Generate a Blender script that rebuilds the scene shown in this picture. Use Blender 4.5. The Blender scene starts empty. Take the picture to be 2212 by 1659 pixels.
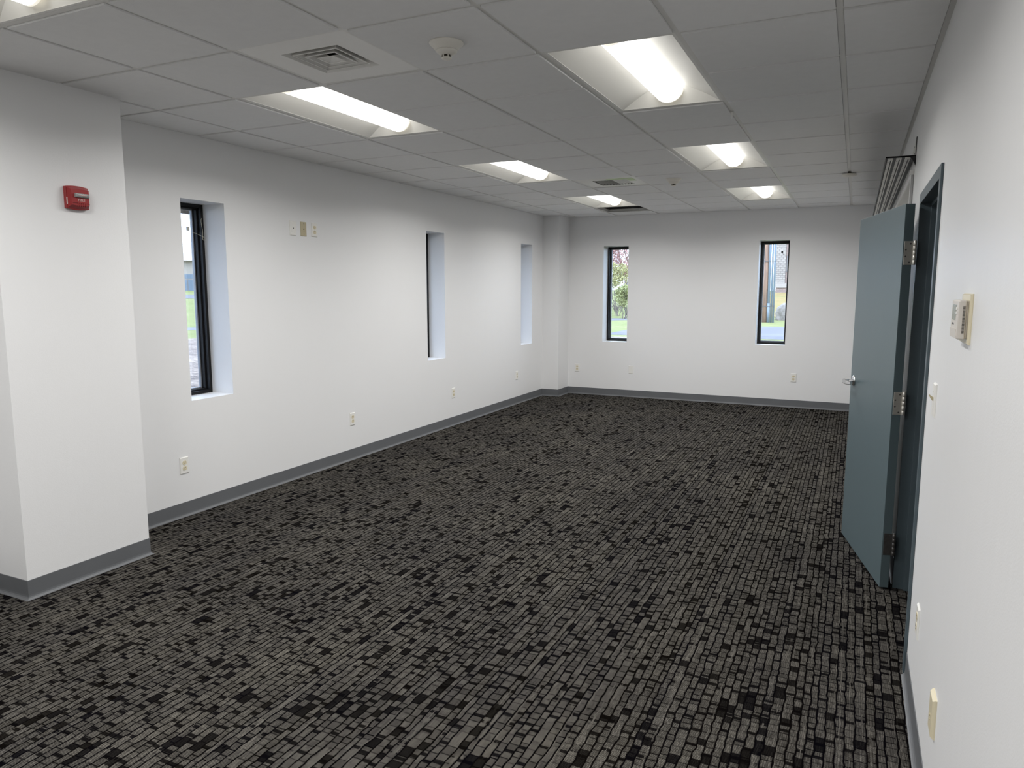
import bpy, bmesh, math, random
from mathutils import Vector, Matrix

scene = bpy.context.scene
COL = scene.collection
PI = math.pi

# ---------------------------------------------------------------- camera
CAM_LOC = (3.16294502, -2.50990707, 1.58381265)
YAW, PITCH, ROLL = -0.4409341397579427, -0.13160302044109973, 0.0003523670800199021
FPX = 1563.0011956904486
cy, sy = math.cos(YAW), math.sin(YAW)
cp, sp = math.cos(PITCH), math.sin(PITCH)
F_ = Vector((sy * cp, cy * cp, sp))
R_ = Vector((cy, -sy, 0.0))
U_ = R_.cross(F_)
cr, sr = math.cos(ROLL), math.sin(ROLL)
R2, U2 = cr * R_ + sr * U_, -sr * R_ + cr * U_
cam_data = bpy.data.cameras.new('camera')
cam_data.sensor_fit = 'HORIZONTAL'
cam_data.sensor_width = 36.0
cam_data.lens = FPX / 2212.0 * 36.0
cam_data.clip_start = 0.02
cam_data.clip_end = 500.0
cam = bpy.data.objects.new('camera', cam_data)
M = Matrix(((R2.x, U2.x, -F_.x, CAM_LOC[0]), (R2.y, U2.y, -F_.y, CAM_LOC[1]), (R2.z, U2.z, -F_.z, CAM_LOC[2]), (0, 0, 0, 1)))
cam.matrix_world = M
COL.objects.link(cam)
scene.camera = cam

# ---------------------------------------------------------------- world, exposure
scene.view_settings.view_transform = 'Standard'
scene.view_settings.look = 'None'
scene.view_settings.exposure = 0.0
scene.view_settings.gamma = 1.0
scene.view_settings.use_curve_mapping = False
SKY_STRENGTH = 8.5
LENS_GLOW = 3.6
LAMP_WATTS = 24.5
LAMP_SPREAD = math.radians(158)
world = bpy.data.worlds.new('overcast_sky')
scene.world = world
world.use_nodes = True
wn = world.node_tree
wn.nodes.clear()
w_out = wn.nodes.new('ShaderNodeOutputWorld')
w_bg = wn.nodes.new('ShaderNodeBackground')
w_bg.inputs['Color'].default_value = (0.60, 0.74, 1.0, 1)
w_bg.inputs['Strength'].default_value = SKY_STRENGTH
wn.links.new(w_bg.outputs[0], w_out.inputs[0])

# ---------------------------------------------------------------- dimensions (metres)
T = 0.6096
H = 2.626
XL, XP, YP0, YP1 = -0.996, -0.581, -0.372, 0.336
XC, YC, YB, XR = -0.736, 7.340, 7.750, 3.436
YR = -5.20           # wall behind the photographer
DECK = 3.20
BASE_H = 0.1016


# ---------------------------------------------------------------- material helpers
def new_mat(name):
    m = bpy.data.materials.new(name)
    m.use_nodes = True
    nt = m.node_tree
    nt.nodes.clear()
    out = nt.nodes.new('ShaderNodeOutputMaterial')
    return m, nt, out


class N:
    """small node-graph helper"""
    def __init__(s, nt):
        s.nt = nt

    def node(s, typ, **kw):
        n = s.nt.nodes.new(typ)
        for k, v in kw.items():
            setattr(n, k, v)
        return n

    def link(s, a, b):
        s.nt.links.new(a, b)

    def put(s, sock, v):
        if hasattr(v, 'is_output'):
            s.nt.links.new(v, sock)
        else:
            sock.default_value = v

    def math(s, op, a, b=0.0, c=0.0, clamp=False):
        n = s.nt.nodes.new('ShaderNodeMath')
        n.operation = op
        n.use_clamp = clamp
        s.put(n.inputs[0], a)
        s.put(n.inputs[1], b)
        if len(n.inputs) > 2:
            s.put(n.inputs[2], c)
        return n.outputs[0]

    def ramp(s, v, a, b, c=0.0, d=1.0):
        n = s.nt.nodes.new('ShaderNodeMapRange')
        s.put(n.inputs['Value'], v)
        n.inputs['From Min'].default_value = a
        n.inputs['From Max'].default_value = b
        n.inputs['To Min'].default_value = c
        n.inputs['To Max'].default_value = d
        return n.outputs[0]

    def mix(s, f, a, b):
        n = s.nt.nodes.new('ShaderNodeMix')
        n.data_type = 'RGBA'
        s.put(n.inputs['Factor'], f)
        s.put(n.inputs[6], a)
        s.put(n.inputs[7], b)
        return n.outputs[2]

    def noise(s, vec, scale, detail=2.0, rough=0.5):
        n = s.nt.nodes.new('ShaderNodeTexNoise')
        n.inputs['Scale'].default_value = scale
        n.inputs['Detail'].default_value = detail
        n.inputs['Roughness'].default_value = rough
        if vec is not None:
            s.link(vec, n.inputs['Vector'])
        return n.outputs['Fac'] if 'Fac' in n.outputs else n.outputs[0]

    def coords(s):
        n = s.nt.nodes.new('ShaderNodeTexCoord')
        return n.outputs['Object']

    def mapping(s, vec, scale):
        n = s.nt.nodes.new('ShaderNodeMapping')
        n.inputs['Scale'].default_value = scale
        s.link(vec, n.inputs['Vector'])
        return n.outputs[0]

    def bump(s, h, strength, dist):
        n = s.nt.nodes.new('ShaderNodeBump')
        n.inputs['Strength'].default_value = strength
        n.inputs['Distance'].default_value = dist
        s.link(h, n.inputs['Height'])
        return n.outputs[0]


def principled(name, col, rough=0.5, metal=0.0, spec=0.5, var=0.0, var_scale=4.0, bump=0.0, bump_scale=60.0, bump_dist=0.002, coat=0.0):
    m, nt, out = new_mat(name)
    g = N(nt)
    p = nt.nodes.new('ShaderNodeBsdfPrincipled')
    p.inputs['Roughness'].default_value = rough
    p.inputs['Metallic'].default_value = metal
    p.inputs['Specular IOR Level'].default_value = spec
    p.inputs['Coat Weight'].default_value = coat
    co = g.coords()
    if var > 0:
        n = g.noise(co, var_scale, 3.0)
        a = tuple(c * (1 - var) for c in col) + (1,)
        b = tuple(min(1.0, c * (1 + var)) for c in col) + (1,)
        g.link(g.mix(n, a, b), p.inputs['Base Color'])
    else:
        p.inputs['Base Color'].default_value = tuple(col) + (1,)
    if bump > 0:
        n = g.noise(co, bump_scale, 3.0)
        g.link(g.bump(n, bump, bump_dist), p.inputs['Normal'])
    g.link(p.outputs[0], out.inputs[0])
    return m


MAT = {}
MAT['ceiling_tile'] = principled('ceiling_tile', (0.83, 0.83, 0.825), 0.95, spec=0.2, var=0.03, var_scale=25, bump=0.35, bump_scale=260, bump_dist=0.0015)
MAT['grid_metal'] = principled('grid_metal', (0.74, 0.73, 0.70), 0.45, spec=0.4, var=0.02)
MAT['white_steel'] = principled('white_steel', (0.80, 0.79, 0.76), 0.4, spec=0.4, var=0.02)
MAT['reflector_white'] = principled('reflector_white', (0.86, 0.845, 0.80), 0.5, spec=0.3, var=0.01)
MAT['dark_void'] = principled('dark_void', (0.012, 0.012, 0.013), 0.9, var=0.2)
MAT['duct_metal'] = principled('duct_metal', (0.05, 0.05, 0.05), 0.6, metal=0.3, var=0.2)
MAT['cove_base'] = principled('cove_base', (0.130, 0.136, 0.144), 0.48, spec=0.5, var=0.08, var_scale=5)
MAT['black_frame'] = principled('black_frame', (0.008, 0.008, 0.009), 0.5, spec=0.25, var=0.1)
MAT['grey_sash'] = principled('grey_sash', (0.28, 0.29, 0.31), 0.4, metal=0.4, var=0.05)
MAT['outlet_white'] = principled('outlet_white', (0.83, 0.82, 0.78), 0.35, spec=0.5, var=0.02)
MAT['ivory'] = principled('ivory', (0.72, 0.65, 0.47), 0.35, spec=0.5, var=0.03)
MAT['tan_plate'] = principled('tan_plate', (0.50, 0.44, 0.29), 0.4, spec=0.4, var=0.03)
MAT['slot_dark'] = principled('slot_dark', (0.03, 0.025, 0.018), 0.7, var=0.1)
MAT['paint_teal'] = principled('paint_teal', (0.098, 0.137, 0.150), 0.38, spec=0.55, var=0.05, var_scale=3, bump=0.12, bump_scale=40, bump_dist=0.001)
MAT['paint_teal_shaded'] = principled('paint_teal_shaded', (0.075, 0.103, 0.118), 0.40, spec=0.5, var=0.05, var_scale=3, bump=0.1, bump_scale=60, bump_dist=0.001)  # same paint as the door, darkened to carry the frame's shade
MAT['steel'] = principled('steel', (0.62, 0.60, 0.55), 0.35, metal=0.55, var=0.06, var_scale=60)
MAT['dark_steel'] = principled('dark_steel', (0.13, 0.125, 0.12), 0.4, metal=0.7, var=0.2, var_scale=50)
MAT['chrome'] = principled('chrome', (0.72, 0.72, 0.73), 0.18, metal=1.0, var=0.02)
MAT['black_steel'] = principled('black_steel', (0.012, 0.012, 0.014), 0.45, spec=0.5, var=0.1)
MAT['channel_grey'] = principled('channel_grey', (0.66, 0.65, 0.61), 0.45, metal=0.2, var=0.05)
MAT['groove_grey'] = principled('groove_grey', (0.075, 0.08, 0.085), 0.6, var=0.1)
MAT['board_white'] = principled('board_white', (0.62, 0.61, 0.57), 0.12, spec=0.5, var=0.03, var_scale=2)
MAT['alu'] = principled('alu', (0.50, 0.50, 0.50), 0.3, metal=0.8, var=0.04)
MAT['fire_red'] = principled('fire_red', (0.30, 0.020, 0.022), 0.35, spec=0.5, var=0.05, var_scale=20)
MAT['dark_red'] = principled('dark_red', (0.055, 0.003, 0.004), 0.5, var=0.1)
MAT['letter_white'] = principled('letter_white', (0.75, 0.55, 0.52), 0.5, var=0.02)
MAT['lens_clear'] = principled('lens_clear', (0.55, 0.56, 0.55), 0.12, metal=0.6, var=0.5, var_scale=90)
MAT['detector_cream'] = principled('detector_cream', (0.78, 0.755, 0.69), 0.4, spec=0.4, var=0.03)
MAT['thermostat_plastic'] = principled('thermostat_plastic', (0.66, 0.62, 0.57), 0.45, spec=0.4, var=0.03)
MAT['lcd'] = principled('lcd', (0.22, 0.23, 0.22), 0.2, spec=0.5, var=0.03)
MAT['green_ins'] = principled('green_ins', (0.66, 0.78, 0.52), 0.9, var=0.1, var_scale=40)
MAT['cord_beige'] = principled('cord_beige', (0.50, 0.47, 0.38), 0.5, var=0.05)
MAT['facade'] = principled('facade', (0.12, 0.11, 0.1), 0.85, var=0.15, var_scale=8)
MAT['hall_paint'] = principled('hall_paint', (0.55, 0.54, 0.51), 0.6, var=0.02)
# outdoors
MAT['bark'] = principled('bark', (0.13, 0.1, 0.085), 0.9, var=0.3, var_scale=10)
MAT['twig_plum'] = principled('twig_plum', (0.2, 0.15, 0.16), 0.9, var=0.3, var_scale=6)
MAT['leaf_red'] = principled('leaf_red', (0.34, 0.185, 0.155), 0.8, var=0.35, var_scale=3)
MAT['leaf_green'] = principled('leaf_green', (0.26, 0.265, 0.1), 0.8, var=0.35, var_scale=4)
MAT['leaf_yellow'] = principled('leaf_yellow', (0.3, 0.275, 0.11), 0.8, var=0.35, var_scale=4)
MAT['conduit_blue'] = principled('conduit_blue', (0.15, 0.18, 0.2), 0.5, var=0.08)
MAT['rock'] = principled('rock', (0.2, 0.17, 0.14), 0.9, var=0.45, var_scale=6, bump=0.8, bump_scale=8, bump_dist=0.05)
MAT['roof_grey'] = principled('roof_grey', (0.14, 0.13, 0.12), 0.8, var=0.1)
MAT['siding_white'] = principled('siding_white', (0.32, 0.27, 0.22), 0.7, var=0.05)
MAT['garage_blue'] = principled('garage_blue', (0.11, 0.14, 0.17), 0.5, var=0.1)


def mat_wall():
    m, nt, out = new_mat('wall_paint')
    g = N(nt)
    p = nt.nodes.new('ShaderNodeBsdfPrincipled')
    co = g.coords()
    big = g.noise(co, 0.9, 3.0)
    g.link(g.mix(big, (0.806, 0.808, 0.810, 1), (0.832, 0.834, 0.836, 1)), p.inputs['Base Color'])
    p.inputs['Roughness'].default_value = 0.42
    p.inputs['Specular IOR Level'].default_value = 0.35
    fine = g.noise(co, 190.0, 2.0)
    wav = g.noise(g.mapping(co, (1.0, 3.0, 0.5)), 2.2, 2.0)
    h = g.math('ADD', g.math('MULTIPLY', fine, 0.35), g.math('MULTIPLY', wav, 2.0))
    g.link(g.bump(h, 0.5, 0.0016), p.inputs['Normal'])
    g.link(p.outputs[0], out.inputs[0])
    return m


def mat_carpet():
    m, nt, out = new_mat('carpet_woven')
    g = N(nt)
    p = nt.nodes.new('ShaderNodeBsdfPrincipled')
    co = g.coords()
    sep = nt.nodes.new('ShaderNodeSeparateXYZ')
    g.link(co, sep.inputs[0])
    x, y = sep.outputs[0], sep.outputs[1]
    # wandering of the rib lines
    wob = g.noise(g.mapping(co, (7.0, 5.0, 1.0)), 1.0, 2.0)
    wob2 = g.noise(g.mapping(co, (26.0, 17.0, 1.0)), 1.0, 1.0)
    xw = g.math('ADD', x, g.math('MULTIPLY', g.math('SUBTRACT', wob, 0.5), 0.014))
    xw = g.math('ADD', xw, g.math('MULTIPLY', g.math('SUBTRACT', wob2, 0.5), 0.014))
    yw = y

    def vor(w, scale, feat, rnd=0.85):
        v = nt.nodes.new('ShaderNodeTexVoronoi')
        v.voronoi_dimensions = '1D'
        v.feature = feat
        v.inputs['Scale'].default_value = scale
        v.inputs['Randomness'].default_value = rnd
        g.link(w, v.inputs['W'])
        return v
    SX, SYc = 31.0, 24.0
    colv = vor(xw, SX, 'F1', 0.72)
    cole = vor(xw, SX, 'DISTANCE_TO_EDGE', 0.72)
    csep = nt.nodes.new('ShaderNodeSeparateColor')
    g.link(colv.outputs['Color'], csep.inputs[0])
    rnd_c = csep.outputs[0]
    yy = g.math('ADD', yw, g.math('MULTIPLY', rnd_c, 37.3))
    cell = vor(yy, SYc, 'F1', 1.0)
    celle = vor(yy, SYc, 'DISTANCE_TO_EDGE', 1.0)
    s2 = nt.nodes.new('ShaderNodeSeparateColor')
    g.link(cell.outputs['Color'], s2.inputs[0])
    rc, rc2 = s2.outputs[0], s2.outputs[1]
    line_c = g.ramp(cole.outputs['Distance'], 0.055, 0.135)
    line_r = g.math('MAXIMUM', g.ramp(celle.outputs['Distance'], 0.035, 0.095), g.ramp(rc, 0.25, 0.9, 0.0, 0.75))
    bar = vor(g.math('ADD', yy, 11.7), 10.0, 'F1', 1.0)
    s3 = nt.nodes.new('ShaderNodeSeparateColor')
    g.link(bar.outputs['Color'], s3.inputs[0])
    is_bar = g.math('GREATER_THAN', s3.outputs[0], 0.40)
    in_bar = g.ramp(bar.outputs['Distance'], 0.070, 0.105, 1.0, 0.0)
    barf = g.math('SUBTRACT', 1.0, g.math('MULTIPLY', g.math('MULTIPLY', is_bar, in_bar), 0.92))
    # now and then a long pale thread
    st = vor(xw, 120.0, 'F1', 1.0)
    s4 = nt.nodes.new('ShaderNodeSeparateColor')
    g.link(st.outputs['Color'], s4.inputs[0])
    gate = g.math('GREATER_THAN', g.noise(g.mapping(co, (60.0, 3.0, 1.0)), 1.0, 1.0), 0.52)
    pale = g.math('MULTIPLY', g.math('GREATER_THAN', s4.outputs[0], 0.80), gate)
    line_r = g.math('MAXIMUM', line_r, g.math('MULTIPLY', pale, 0.9))
    barf = g.math('MAXIMUM', barf, g.math('MULTIPLY', pale, 0.75))
    lines = g.math('MULTIPLY', g.math('MULTIPLY', line_c, line_r), barf)
    # threads
    tx = g.math('SINE', g.math('MULTIPLY', x, 2 * PI / 0.0034))
    ty = g.math('SINE', g.math('MULTIPLY', y, 2 * PI / 0.0052))
    yarn = nt.nodes.new('ShaderNodeTexWhiteNoise')
    yarn.noise_dimensions = '2D'
    cmb = nt.nodes.new('ShaderNodeCombineXYZ')
    g.link(g.math('FLOOR', g.math('ADD', g.math('DIVIDE', x, 0.0034), 0.25)), cmb.inputs[0])
    g.link(g.math('FLOOR', g.math('DIVIDE', y, 0.021)), cmb.inputs[1])
    g.link(cmb.outputs[0], yarn.inputs['Vector'])
    thr = g.math('MULTIPLY', g.ramp(tx, -1.0, 1.0, 0.12, 1.88), g.ramp(ty, -1.0, 1.0, 0.45, 1.55))
    thr = g.math('MULTIPLY', thr, g.ramp(yarn.outputs['Value'], 0.0, 1.0, 0.65, 1.35))
    fuzz = g.noise(co, 420.0, 2.0)
    thr = g.math('MULTIPLY', thr, g.ramp(fuzz, 0.3, 0.7, 0.7, 1.3))
    # cell brightness
    br = g.math('ADD', g.ramp(rc, 0.0, 1.0, 0.72, 1.20), g.math('MULTIPLY', pale, 0.30))
    patch = g.noise(co, 1.3, 3.0)
    br = g.math('MULTIPLY', br, g.ramp(patch, 0.3, 0.7, 0.85, 1.15))
    dark = g.math('GREATER_THAN', rc2, 0.91)
    keep = g.math('SUBTRACT', 1.0, g.math('MULTIPLY', dark, 0.90))
    amt = g.math('MULTIPLY', g.math('MULTIPLY', br, thr), g.math('MULTIPLY', keep, lines))
    hue = g.mix(patch, (0.060, 0.057, 0.054, 1), (0.070, 0.065, 0.054, 1))
    dk = g.mix(rnd_c, (0.0022, 0.0020, 0.0032, 1), (0.0034, 0.0027, 0.0022, 1))
    mul = nt.nodes.new('ShaderNodeVectorMath')
    mul.operation = 'SCALE'
    g.link(hue, mul.inputs[0])
    g.link(amt, mul.inputs['Scale'])
    add = nt.nodes.new('ShaderNodeVectorMath')
    add.operation = 'ADD'
    g.link(mul.outputs[0], add.inputs[0])
    g.link(dk, add.inputs[1])
    g.link(add.outputs[0], p.inputs['Base Color'])
    p.inputs['Roughness'].default_value = 1.0
    p.inputs['Specular IOR Level'].default_value = 0.0
    hh = g.math('MULTIPLY', lines, g.ramp(thr, 0.0, 2.0, 0.5, 1.0))
    g.link(g.bump(hh, 0.5, 0.003), p.inputs['Normal'])
    g.link(p.outputs[0], out.inputs[0])
    return m


def mat_lens():
    m, nt, out = new_mat('lamp_lens')
    g = N(nt)
    e = nt.nodes.new('ShaderNodeEmission')
    e.inputs['Color'].default_value = (1.0, 0.985, 0.94, 1)
    e.inputs['Strength'].default_value = LENS_GLOW
    g.link(e.outputs[0], out.inputs[0])
    return m


def mat_lens_end():
    m, nt, out = new_mat('lamp_lens_end')
    g = N(nt)
    e = nt.nodes.new('ShaderNodeEmission')
    e.inputs['Color'].default_value = (1.0, 0.94, 0.80, 1)
    e.inputs['Strength'].default_value = 0.75
    d = nt.nodes.new('ShaderNodeBsdfPrincipled')
    d.inputs['Base Color'].default_value = (0.8, 0.79, 0.75, 1)
    d.inputs['Roughness'].default_value = 0.3
    a = nt.nodes.new('ShaderNodeAddShader')
    g.link(e.outputs[0], a.inputs[0])
    g.link(d.outputs[0], a.inputs[1])
    g.link(a.outputs[0], out.inputs[0])
    return m


def mat_glass():
    m, nt, out = new_mat('window_glass')
    g = N(nt)
    t = nt.nodes.new('ShaderNodeBsdfTransparent')
    t.inputs['Color'].default_value = (0.93, 0.95, 0.96, 1)
    gl = nt.nodes.new('ShaderNodeBsdfGlossy')
    gl.inputs['Roughness'].default_value = 0.02
    fr = nt.nodes.new('ShaderNodeFresnel')
    fr.inputs['IOR'].default_value = 1.45
    mx = nt.nodes.new('ShaderNodeMixShader')
    g.link(fr.outputs[0], mx.inputs[0])
    g.link(t.outputs[0], mx.inputs[1])
    g.link(gl.outputs[0], mx.inputs[2])
    g.link(mx.outputs[0], out.inputs[0])
    return m


def mat_ground(name, c1, c2, scale, bump=0.4):
    m, nt, out = new_mat(name)
    g = N(nt)
    p = nt.nodes.new('ShaderNodeBsdfPrincipled')
    co = g.coords()
    a = g.noise(co, scale, 5.0, 0.7)
    b = g.noise(co, scale * 0.13, 3.0)
    f = g.ramp(g.math('ADD', g.math('MULTIPLY', a, 0.7), g.math('MULTIPLY', b, 0.3)), 0.35, 0.65)
    g.link(g.mix(f, c1 + (1,), c2 + (1,)), p.inputs['Base Color'])
    p.inputs['Roughness'].default_value = 0.95
    p.inputs['Specular IOR Level'].default_value = 0.1
    g.link(g.bump(a, bump, 0.05), p.inputs['Normal'])
    g.link(p.outputs[0], out.inputs[0])
    return m


def mat_brick(name, c1, c2, mortar, scale):
    m, nt, out = new_mat(name)
    g = N(nt)
    p = nt.nodes.new('ShaderNodeBsdfPrincipled')
    co = g.coords()
    rot = nt.nodes.new('ShaderNodeMapping')
    rot.inputs['Rotation'].default_value = (PI / 2, 0, 0)
    g.link(co, rot.inputs[0])
    b = nt.nodes.new('ShaderNodeTexBrick')
    b.inputs['Color1'].default_value = c1 + (1,)
    b.inputs['Color2'].default_value = c2 + (1,)
    b.inputs['Mortar'].default_value = mortar + (1,)
    b.inputs['Scale'].default_value = scale
    b.inputs['Mortar Size'].default_value = 0.03
    g.link(rot.outputs[0], b.inputs['Vector'])
    g.link(b.outputs['Color'], p.inputs['Base Color'])
    p.inputs['Roughness'].default_value = 0.9
    g.link(p.outputs[0], out.inputs[0])
    return m


def mat_pole():
    m, nt, out = new_mat('pole_wood')
    g = N(nt)
    p = nt.nodes.new('ShaderNodeBsdfPrincipled')
    co = g.coords()
    n = g.noise(g.mapping(co, (14, 14, 0.8)), 1.6, 4.0, 0.7)
    g.link(g.mix(g.ramp(n, 0.35, 0.65), (0.17, 0.11, 0.08, 1), (0.34, 0.20, 0.125, 1)), p.inputs['Base Color'])
    p.inputs['Roughness'].default_value = 0.9
    g.link(p.outputs[0], out.inputs[0])
    return m


MAT['wall'] = mat_wall()
MAT['carpet'] = mat_carpet()
MAT['lens'] = mat_lens()
MAT['lens_end'] = mat_lens_end()
MAT['glass'] = mat_glass()
MAT['pole'] = mat_pole()
MAT['grass'] = mat_ground('lawn_grass', (0.11, 0.13, 0.036), (0.21, 0.20, 0.085), 3.0)
MAT['gravel'] = mat_ground('gravel_stones', (0.06, 0.045, 0.04), (0.34, 0.27, 0.21), 9.0)
MAT['asphalt'] = mat_ground('asphalt_grey', (0.105, 0.10, 0.105), (0.16, 0.15, 0.15), 2.0, 0.2)
MAT['dry_grass'] = mat_ground('dry_bank_grass', (0.17, 0.145, 0.045), (0.26, 0.18, 0.08), 2.0)
MAT['stone_block'] = mat_brick('stone_block', (0.27, 0.23, 0.19), (0.33, 0.28, 0.23), (0.16, 0.13, 0.11), 2.2)
MAT['shingle_pink'] = mat_brick('shingle_pink', (0.27, 0.185, 0.15), (0.33, 0.23, 0.18), (0.18, 0.125, 0.11), 3.0)


# ---------------------------------------------------------------- mesh helpers
class MB:
    """collects shapes, then links them as ONE mesh object"""
    def __init__(s):
        s.bm = bmesh.new()

    def box(s, x0, x1, y0, y1, z0, z1):
        vs = [s.bm.verts.new((x, y, z)) for x in (x0, x1) for y in (y0, y1) for z in (z0, z1)]
        for f in ((0, 1, 3, 2), (4, 6, 7, 5), (0, 4, 5, 1), (2, 3, 7, 6), (0, 2, 6, 4), (1, 5, 7, 3)):
            s.bm.faces.new([vs[i] for i in f])
        return vs

    def face(s, pts, smooth=False):
        f = s.bm.faces.new([s.bm.verts.new(p) for p in pts])
        f.smooth = smooth
        return f

    def prism(s, pts, a0, a1, axis='y', smooth=False):
        """closed 2-D outline extruded along an axis; pts are (x,z) for y, (y,z) for x, (x,y) for z"""
        def mk(p, a):
            if axis == 'y':
                return (p[0], a, p[1])
            if axis == 'x':
                return (a, p[0], p[1])
            return (p[0], p[1], a)
        A = [s.bm.verts.new(mk(p, a0)) for p in pts]
        B = [s.bm.verts.new(mk(p, a1)) for p in pts]
        n = len(pts)
        s.bm.faces.new(A)
        s.bm.faces.new(B[::-1])
        for i in range(n):
            f = s.bm.faces.new((A[i], B[i], B[(i + 1) % n], A[(i + 1) % n]))
            f.smooth = smooth
        return s

    def tube(s, pts, r, seg=10, caps=True, radii=None):
        rings = []
        n = len(pts)
        P = [Vector(p) for p in pts]
        up = None
        for i in range(n):
            d = (P[min(i + 1, n - 1)] - P[max(i - 1, 0)]).normalized()
            if up is None:
                ref = Vector((0, 0, 1)) if abs(d.z) < 0.9 else Vector((1, 0, 0))
                up = d.cross(ref).normalized()
            up = (up - d * up.dot(d)).normalized()
            sd = d.cross(up)
            rr = radii[i] if radii else r
            rings.append([s.bm.verts.new(P[i] + (up * math.cos(2 * PI * k / seg) + sd * math.sin(2 * PI * k / seg)) * rr) for k in range(seg)])
        for i in range(n - 1):
            for k in range(seg):
                f = s.bm.faces.new((rings[i][k], rings[i][(k + 1) % seg], rings[i + 1][(k + 1) % seg], rings[i + 1][k]))
                f.smooth = True
        if caps:
            s.bm.faces.new(rings[0][::-1])
            s.bm.faces.new(rings[-1])
        return s

    def lathe(s, prof, seg=32, axis='z', center=(0, 0, 0), smooth=True):
        """prof: list of (radius, height)"""
        rings = []
        cx, cyy, cz = center
        for r, h in prof:
            ring = []
            for k in range(seg):
                a = 2 * PI * k / seg
                c, d = math.cos(a) * r, math.sin(a) * r
                if axis == 'z':
                    ring.append(s.bm.verts.new((cx + c, cyy + d, cz + h)))
                else:
                    ring.append(s.bm.verts.new((cx + c, cyy + h, cz + d)))
            rings.append(ring)
        for i in range(len(rings) - 1):
            for k in range(seg):
                f = s.bm.faces.new((rings[i][k], rings[i][(k + 1) % seg], rings[i + 1][(k + 1) % seg], rings[i + 1][k]))
                f.smooth = smooth
        if prof[0][0] > 1e-6:
            s.bm.faces.new(rings[0][::-1])
        if prof[-1][0] > 1e-6:
            s.bm.faces.new(rings[-1])
        return s

    def plate(s, w, h, d, bev, cx=0, cz=0, y0=0):
        """bevelled wall plate; back on y=y0, front towards -y"""
        x0, x1, z0, z1 = cx - w / 2, cx + w / 2, cz - h / 2, cz + h / 2
        bk = [(x0, y0, z0), (x1, y0, z0), (x1, y0, z1), (x0, y0, z1)]
        md = [(p[0], y0 - d * 0.35, p[2]) for p in bk]
        fr = [(x0 + bev, y0 - d, z0 + bev), (x1 - bev, y0 - d, z0 + bev), (x1 - bev, y0 - d, z1 - bev), (x0 + bev, y0 - d, z1 - bev)]
        B = [s.bm.verts.new(p) for p in bk]
        Mm = [s.bm.verts.new(p) for p in md]
        Fr = [s.bm.verts.new(p) for p in fr]
        s.bm.faces.new(B[::-1])
        s.bm.faces.new(Fr)
        for i in range(4):
            j = (i + 1) % 4
            s.bm.faces.new((B[i], B[j], Mm[j], Mm[i]))
            s.bm.faces.new((Mm[i], Mm[j], Fr[j], Fr[i]))
        return s

    def build(s, name, mat, parent=None, loc=None, bevel=0.0, seg=2):
        bmesh.ops.recalc_face_normals(s.bm, faces=s.bm.faces)
        me = bpy.data.meshes.new(name)
        s.bm.to_mesh(me)
        s.bm.free()
        me.materials.append(mat)
        o = bpy.data.objects.new(name, me)
        COL.objects.link(o)
        if parent is not None:
            o.parent = parent
        if loc is not None:
            o.location = loc
        if bevel > 0:
            md = o.modifiers.new('bevel', 'BEVEL')
            md.width = bevel
            md.segments = seg
            md.limit_method = 'ANGLE'
            md.harden_normals = False
        return o


def tag(o, label, cat, group=None, kind=None):
    o['label'] = label
    o['category'] = cat
    if group:
        o['group'] = group
    if kind:
        o['kind'] = kind
    return o


def struct(o, label=None, cat=None):
    o['kind'] = 'structure'
    if label:
        o['label'] = label
    if cat:
        o['category'] = cat
    return o


def thing(name, label, cat, loc, rz=0.0, group=None):
    o = bpy.data.objects.new(name, None)
    o.empty_display_size = 0.1
    COL.objects.link(o)
    o.location = loc
    o.rotation_euler = (0, 0, rz)
    return tag(o, label, cat, group)


def dup(o, parent=None):
    c = o.copy()
    COL.objects.link(c)
    c.parent = parent
    for ch in list(o.children):
        dup(ch, c)
    return c


def copy_thing(root, loc, rz, label, group=None):
    c = dup(root)
    c.location = loc
    c.rotation_euler = (0, 0, rz)
    c['label'] = label
    if group:
        c['group'] = group
    elif 'group' in c:
        del c['group']
    return c


def text_mesh(name, body, size, mat, parent, loc, depth=0.0006, spacing=1.0):
    cu = bpy.data.curves.new(name, 'FONT')
    cu.body = body
    cu.size = size
    cu.extrude = depth
    cu.align_x = 'CENTER'
    cu.align_y = 'CENTER'
    cu.space_character = spacing
    tmp = bpy.data.objects.new('tmp_text', cu)
    COL.objects.link(tmp)
    dg = bpy.context.evaluated_depsgraph_get()
    me = bpy.data.meshes.new_from_object(tmp.evaluated_get(dg))
    me.transform(Matrix.Rotation(PI / 2, 4, 'X'))
    bpy.data.objects.remove(tmp)
    me.materials.clear()
    me.materials.append(mat)
    o = bpy.data.objects.new(name, me)
    COL.objects.link(o)
    o.parent = parent
    o.location = loc
    return o


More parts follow.
